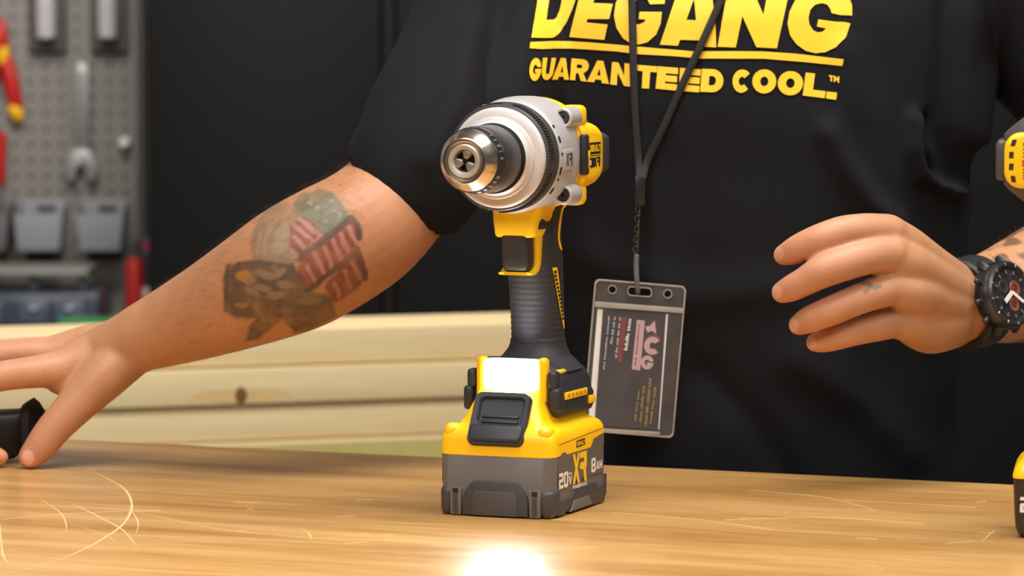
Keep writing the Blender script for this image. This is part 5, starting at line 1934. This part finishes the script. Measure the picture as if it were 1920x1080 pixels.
MB().rings([ex_ring(-7, 16, 15, 8), ex_ring(-4, 20, 18, 9), ex_ring(6, 24, 26, 12), ex_ring(16, 26, 30, 14), ex_ring(40, 27, 31, 15), ex_ring(60, 27, 30, 15), ex_ring(75, 25, 27, 14)]).build('motor_housing', HOUS, drill2)
cap = MB().add(*prism([(17 + x, 221.8 + z) for x, z in rrect(23.5, 16.4, 10, 8)], lambda u, v, w: E(u, 30 - w, v), -27.0, 27.0, 3.0, 3)).build('motor_cover', YELLOW, drill2)
vv, ff = rbox((-8.2, 30, 221.5), (7, 38, 24), 2.8, 3)
MB().add([E(*p) for p in vv], ff).build('rear_pad', HOUS, drill2)
for sy in (-1, 1):
    yy = 30 + sy * 27.0
    for px, py, sk in ((1899, 268, 1.2), (1895, 291, 0), (1895, 313, 0), (1899, 336, -1.2)):
        x = (px - 1902) * K2 * 1000
        z = (1014 - py) * K2 * 1000 + .6
        MB().add(*prism([(x - 1.3 + sk * .4, z + 1.9), (x + 1.3 + sk * .4, z + 1.9), (x + 1.1 - sk * .4, z - 1.9), (x - 1.5 - sk * .4, z - 1.9)], lambda u, v, w, yy=yy: E(u, yy + w, v), -.15, .15)).build('vent_slot', mat('vent_dark', rgb(60, 30, 6), 0.6), cap)
    z0 = 221.8
    mbx = MB()
    for k, (dz, w_) in enumerate(((9.5, 2.2), (6.6, 1.2), (4.4, 1.2), (2.4, 1.2), (-5.2, 1.1), (-7.0, 1.0), (-8.8, 1.1), (-10.6, .9))):
        x = 4.5
        while x < 33:
            L_ = random.uniform(1.0, 3.4)
            mbx.add(*fill([[(x, z0 + dz - w_ / 2), (min(x + L_, 34), z0 + dz - w_ / 2), (min(x + L_, 34), z0 + dz + w_ / 2), (x, z0 + dz + w_ / 2)]], lambda u, v, yy=yy, sy=sy: E(u, yy + sy * .12, v)))
            x += L_ + .7
    mbx.build('spec_print', mat('spec_ink', rgb(96, 72, 10), 0.6), cap, smooth=0)
    MB().add(*fill([[(4, z0 - 3.6), (34, z0 - 3.6), (34, z0 + .4), (4, z0 + .4)]], lambda u, v, yy=yy, sy=sy: E(u, yy + sy * .12, v))).build('warning_field', mat('warn_red', rgb(206, 66, 24), 0.5), cap, smooth=0)
    text_obj('battery_lettering', '20V', lambda u, v, sy=sy: E(4.6 + 24 * u if sy < 0 else 80 - 24 * u, 30 + sy * 30.12, 15.6 + 9.2 * v), WHITEP, drill2)


def ax2(a, y, z):
    return E(a, 30 + y, 222 + z)


MB().add(*lathe([(72, 20), (75, 26), (90, 25), (98, 22), (100, 18)], ax2, 48)).build('gearbox', HOUS, drill2)
MB().add(*lathe([(99, 18), (100, 21), (112, 21), (113, 18)], ax2, 48)).build('clutch_ring', BLACKP, drill2)
MB().add(*lathe([(112, 17), (114, 19), (138, 19), (146, 15), (150, 9), (150, 5), (140, 5)], ax2, 48)).build('chuck', GUNMETAL, drill2)
MB().rings([[E(xc2 + p[1], 30 + p[0], z) for p in rrect(hy, hl, min(hy, hl) * .8, 6)] for z, xc2, hy, hl in ((44, 60, 26, 34), (52, 60, 24, 32), (62, 58, 18, 25), (80, 55, 16, 22), (130, 48, 16, 21), (165, 45, 16, 22), (196, 44, 20, 30))]).build('grip', RUBBER, drill2)
MB().rings([[E(70 + p[1] + dd, 30 + p[0], z) for p in rrect(8, 8, 3, 4)] for z, dd in ((148, 0), (152, 2), (165, 4), (180, 5))]).build('trigger', BLACKP, drill2)
b2_ = MB().rings([[E(56.5 + p[1] * fx, 30 + p[0] * fy, z) for p in rrect(30, 56, 6, 6)] for z, fx, fy in ((.4, .90, .86), (2.5, .95, .94), (7, .975, .985), (14, .985, 1.0), (35.5, 1.0, 1.0))]).build('battery_body', BROWN, drill2)
MB().rings([[E(56.5 + p[1] * fx, 30 + p[0] * fy, z) for p in rrect(30, 56, 6, 6)] for z, fx, fy in ((35.4, 1.006, 1.01), (37.5, 1.006, 1.01), (41, .985, .98), (44.5, .945, .93), (47.5, .88, .85), (49.5, .78, .75))]).build('battery_cap', YELLOW, b2_)
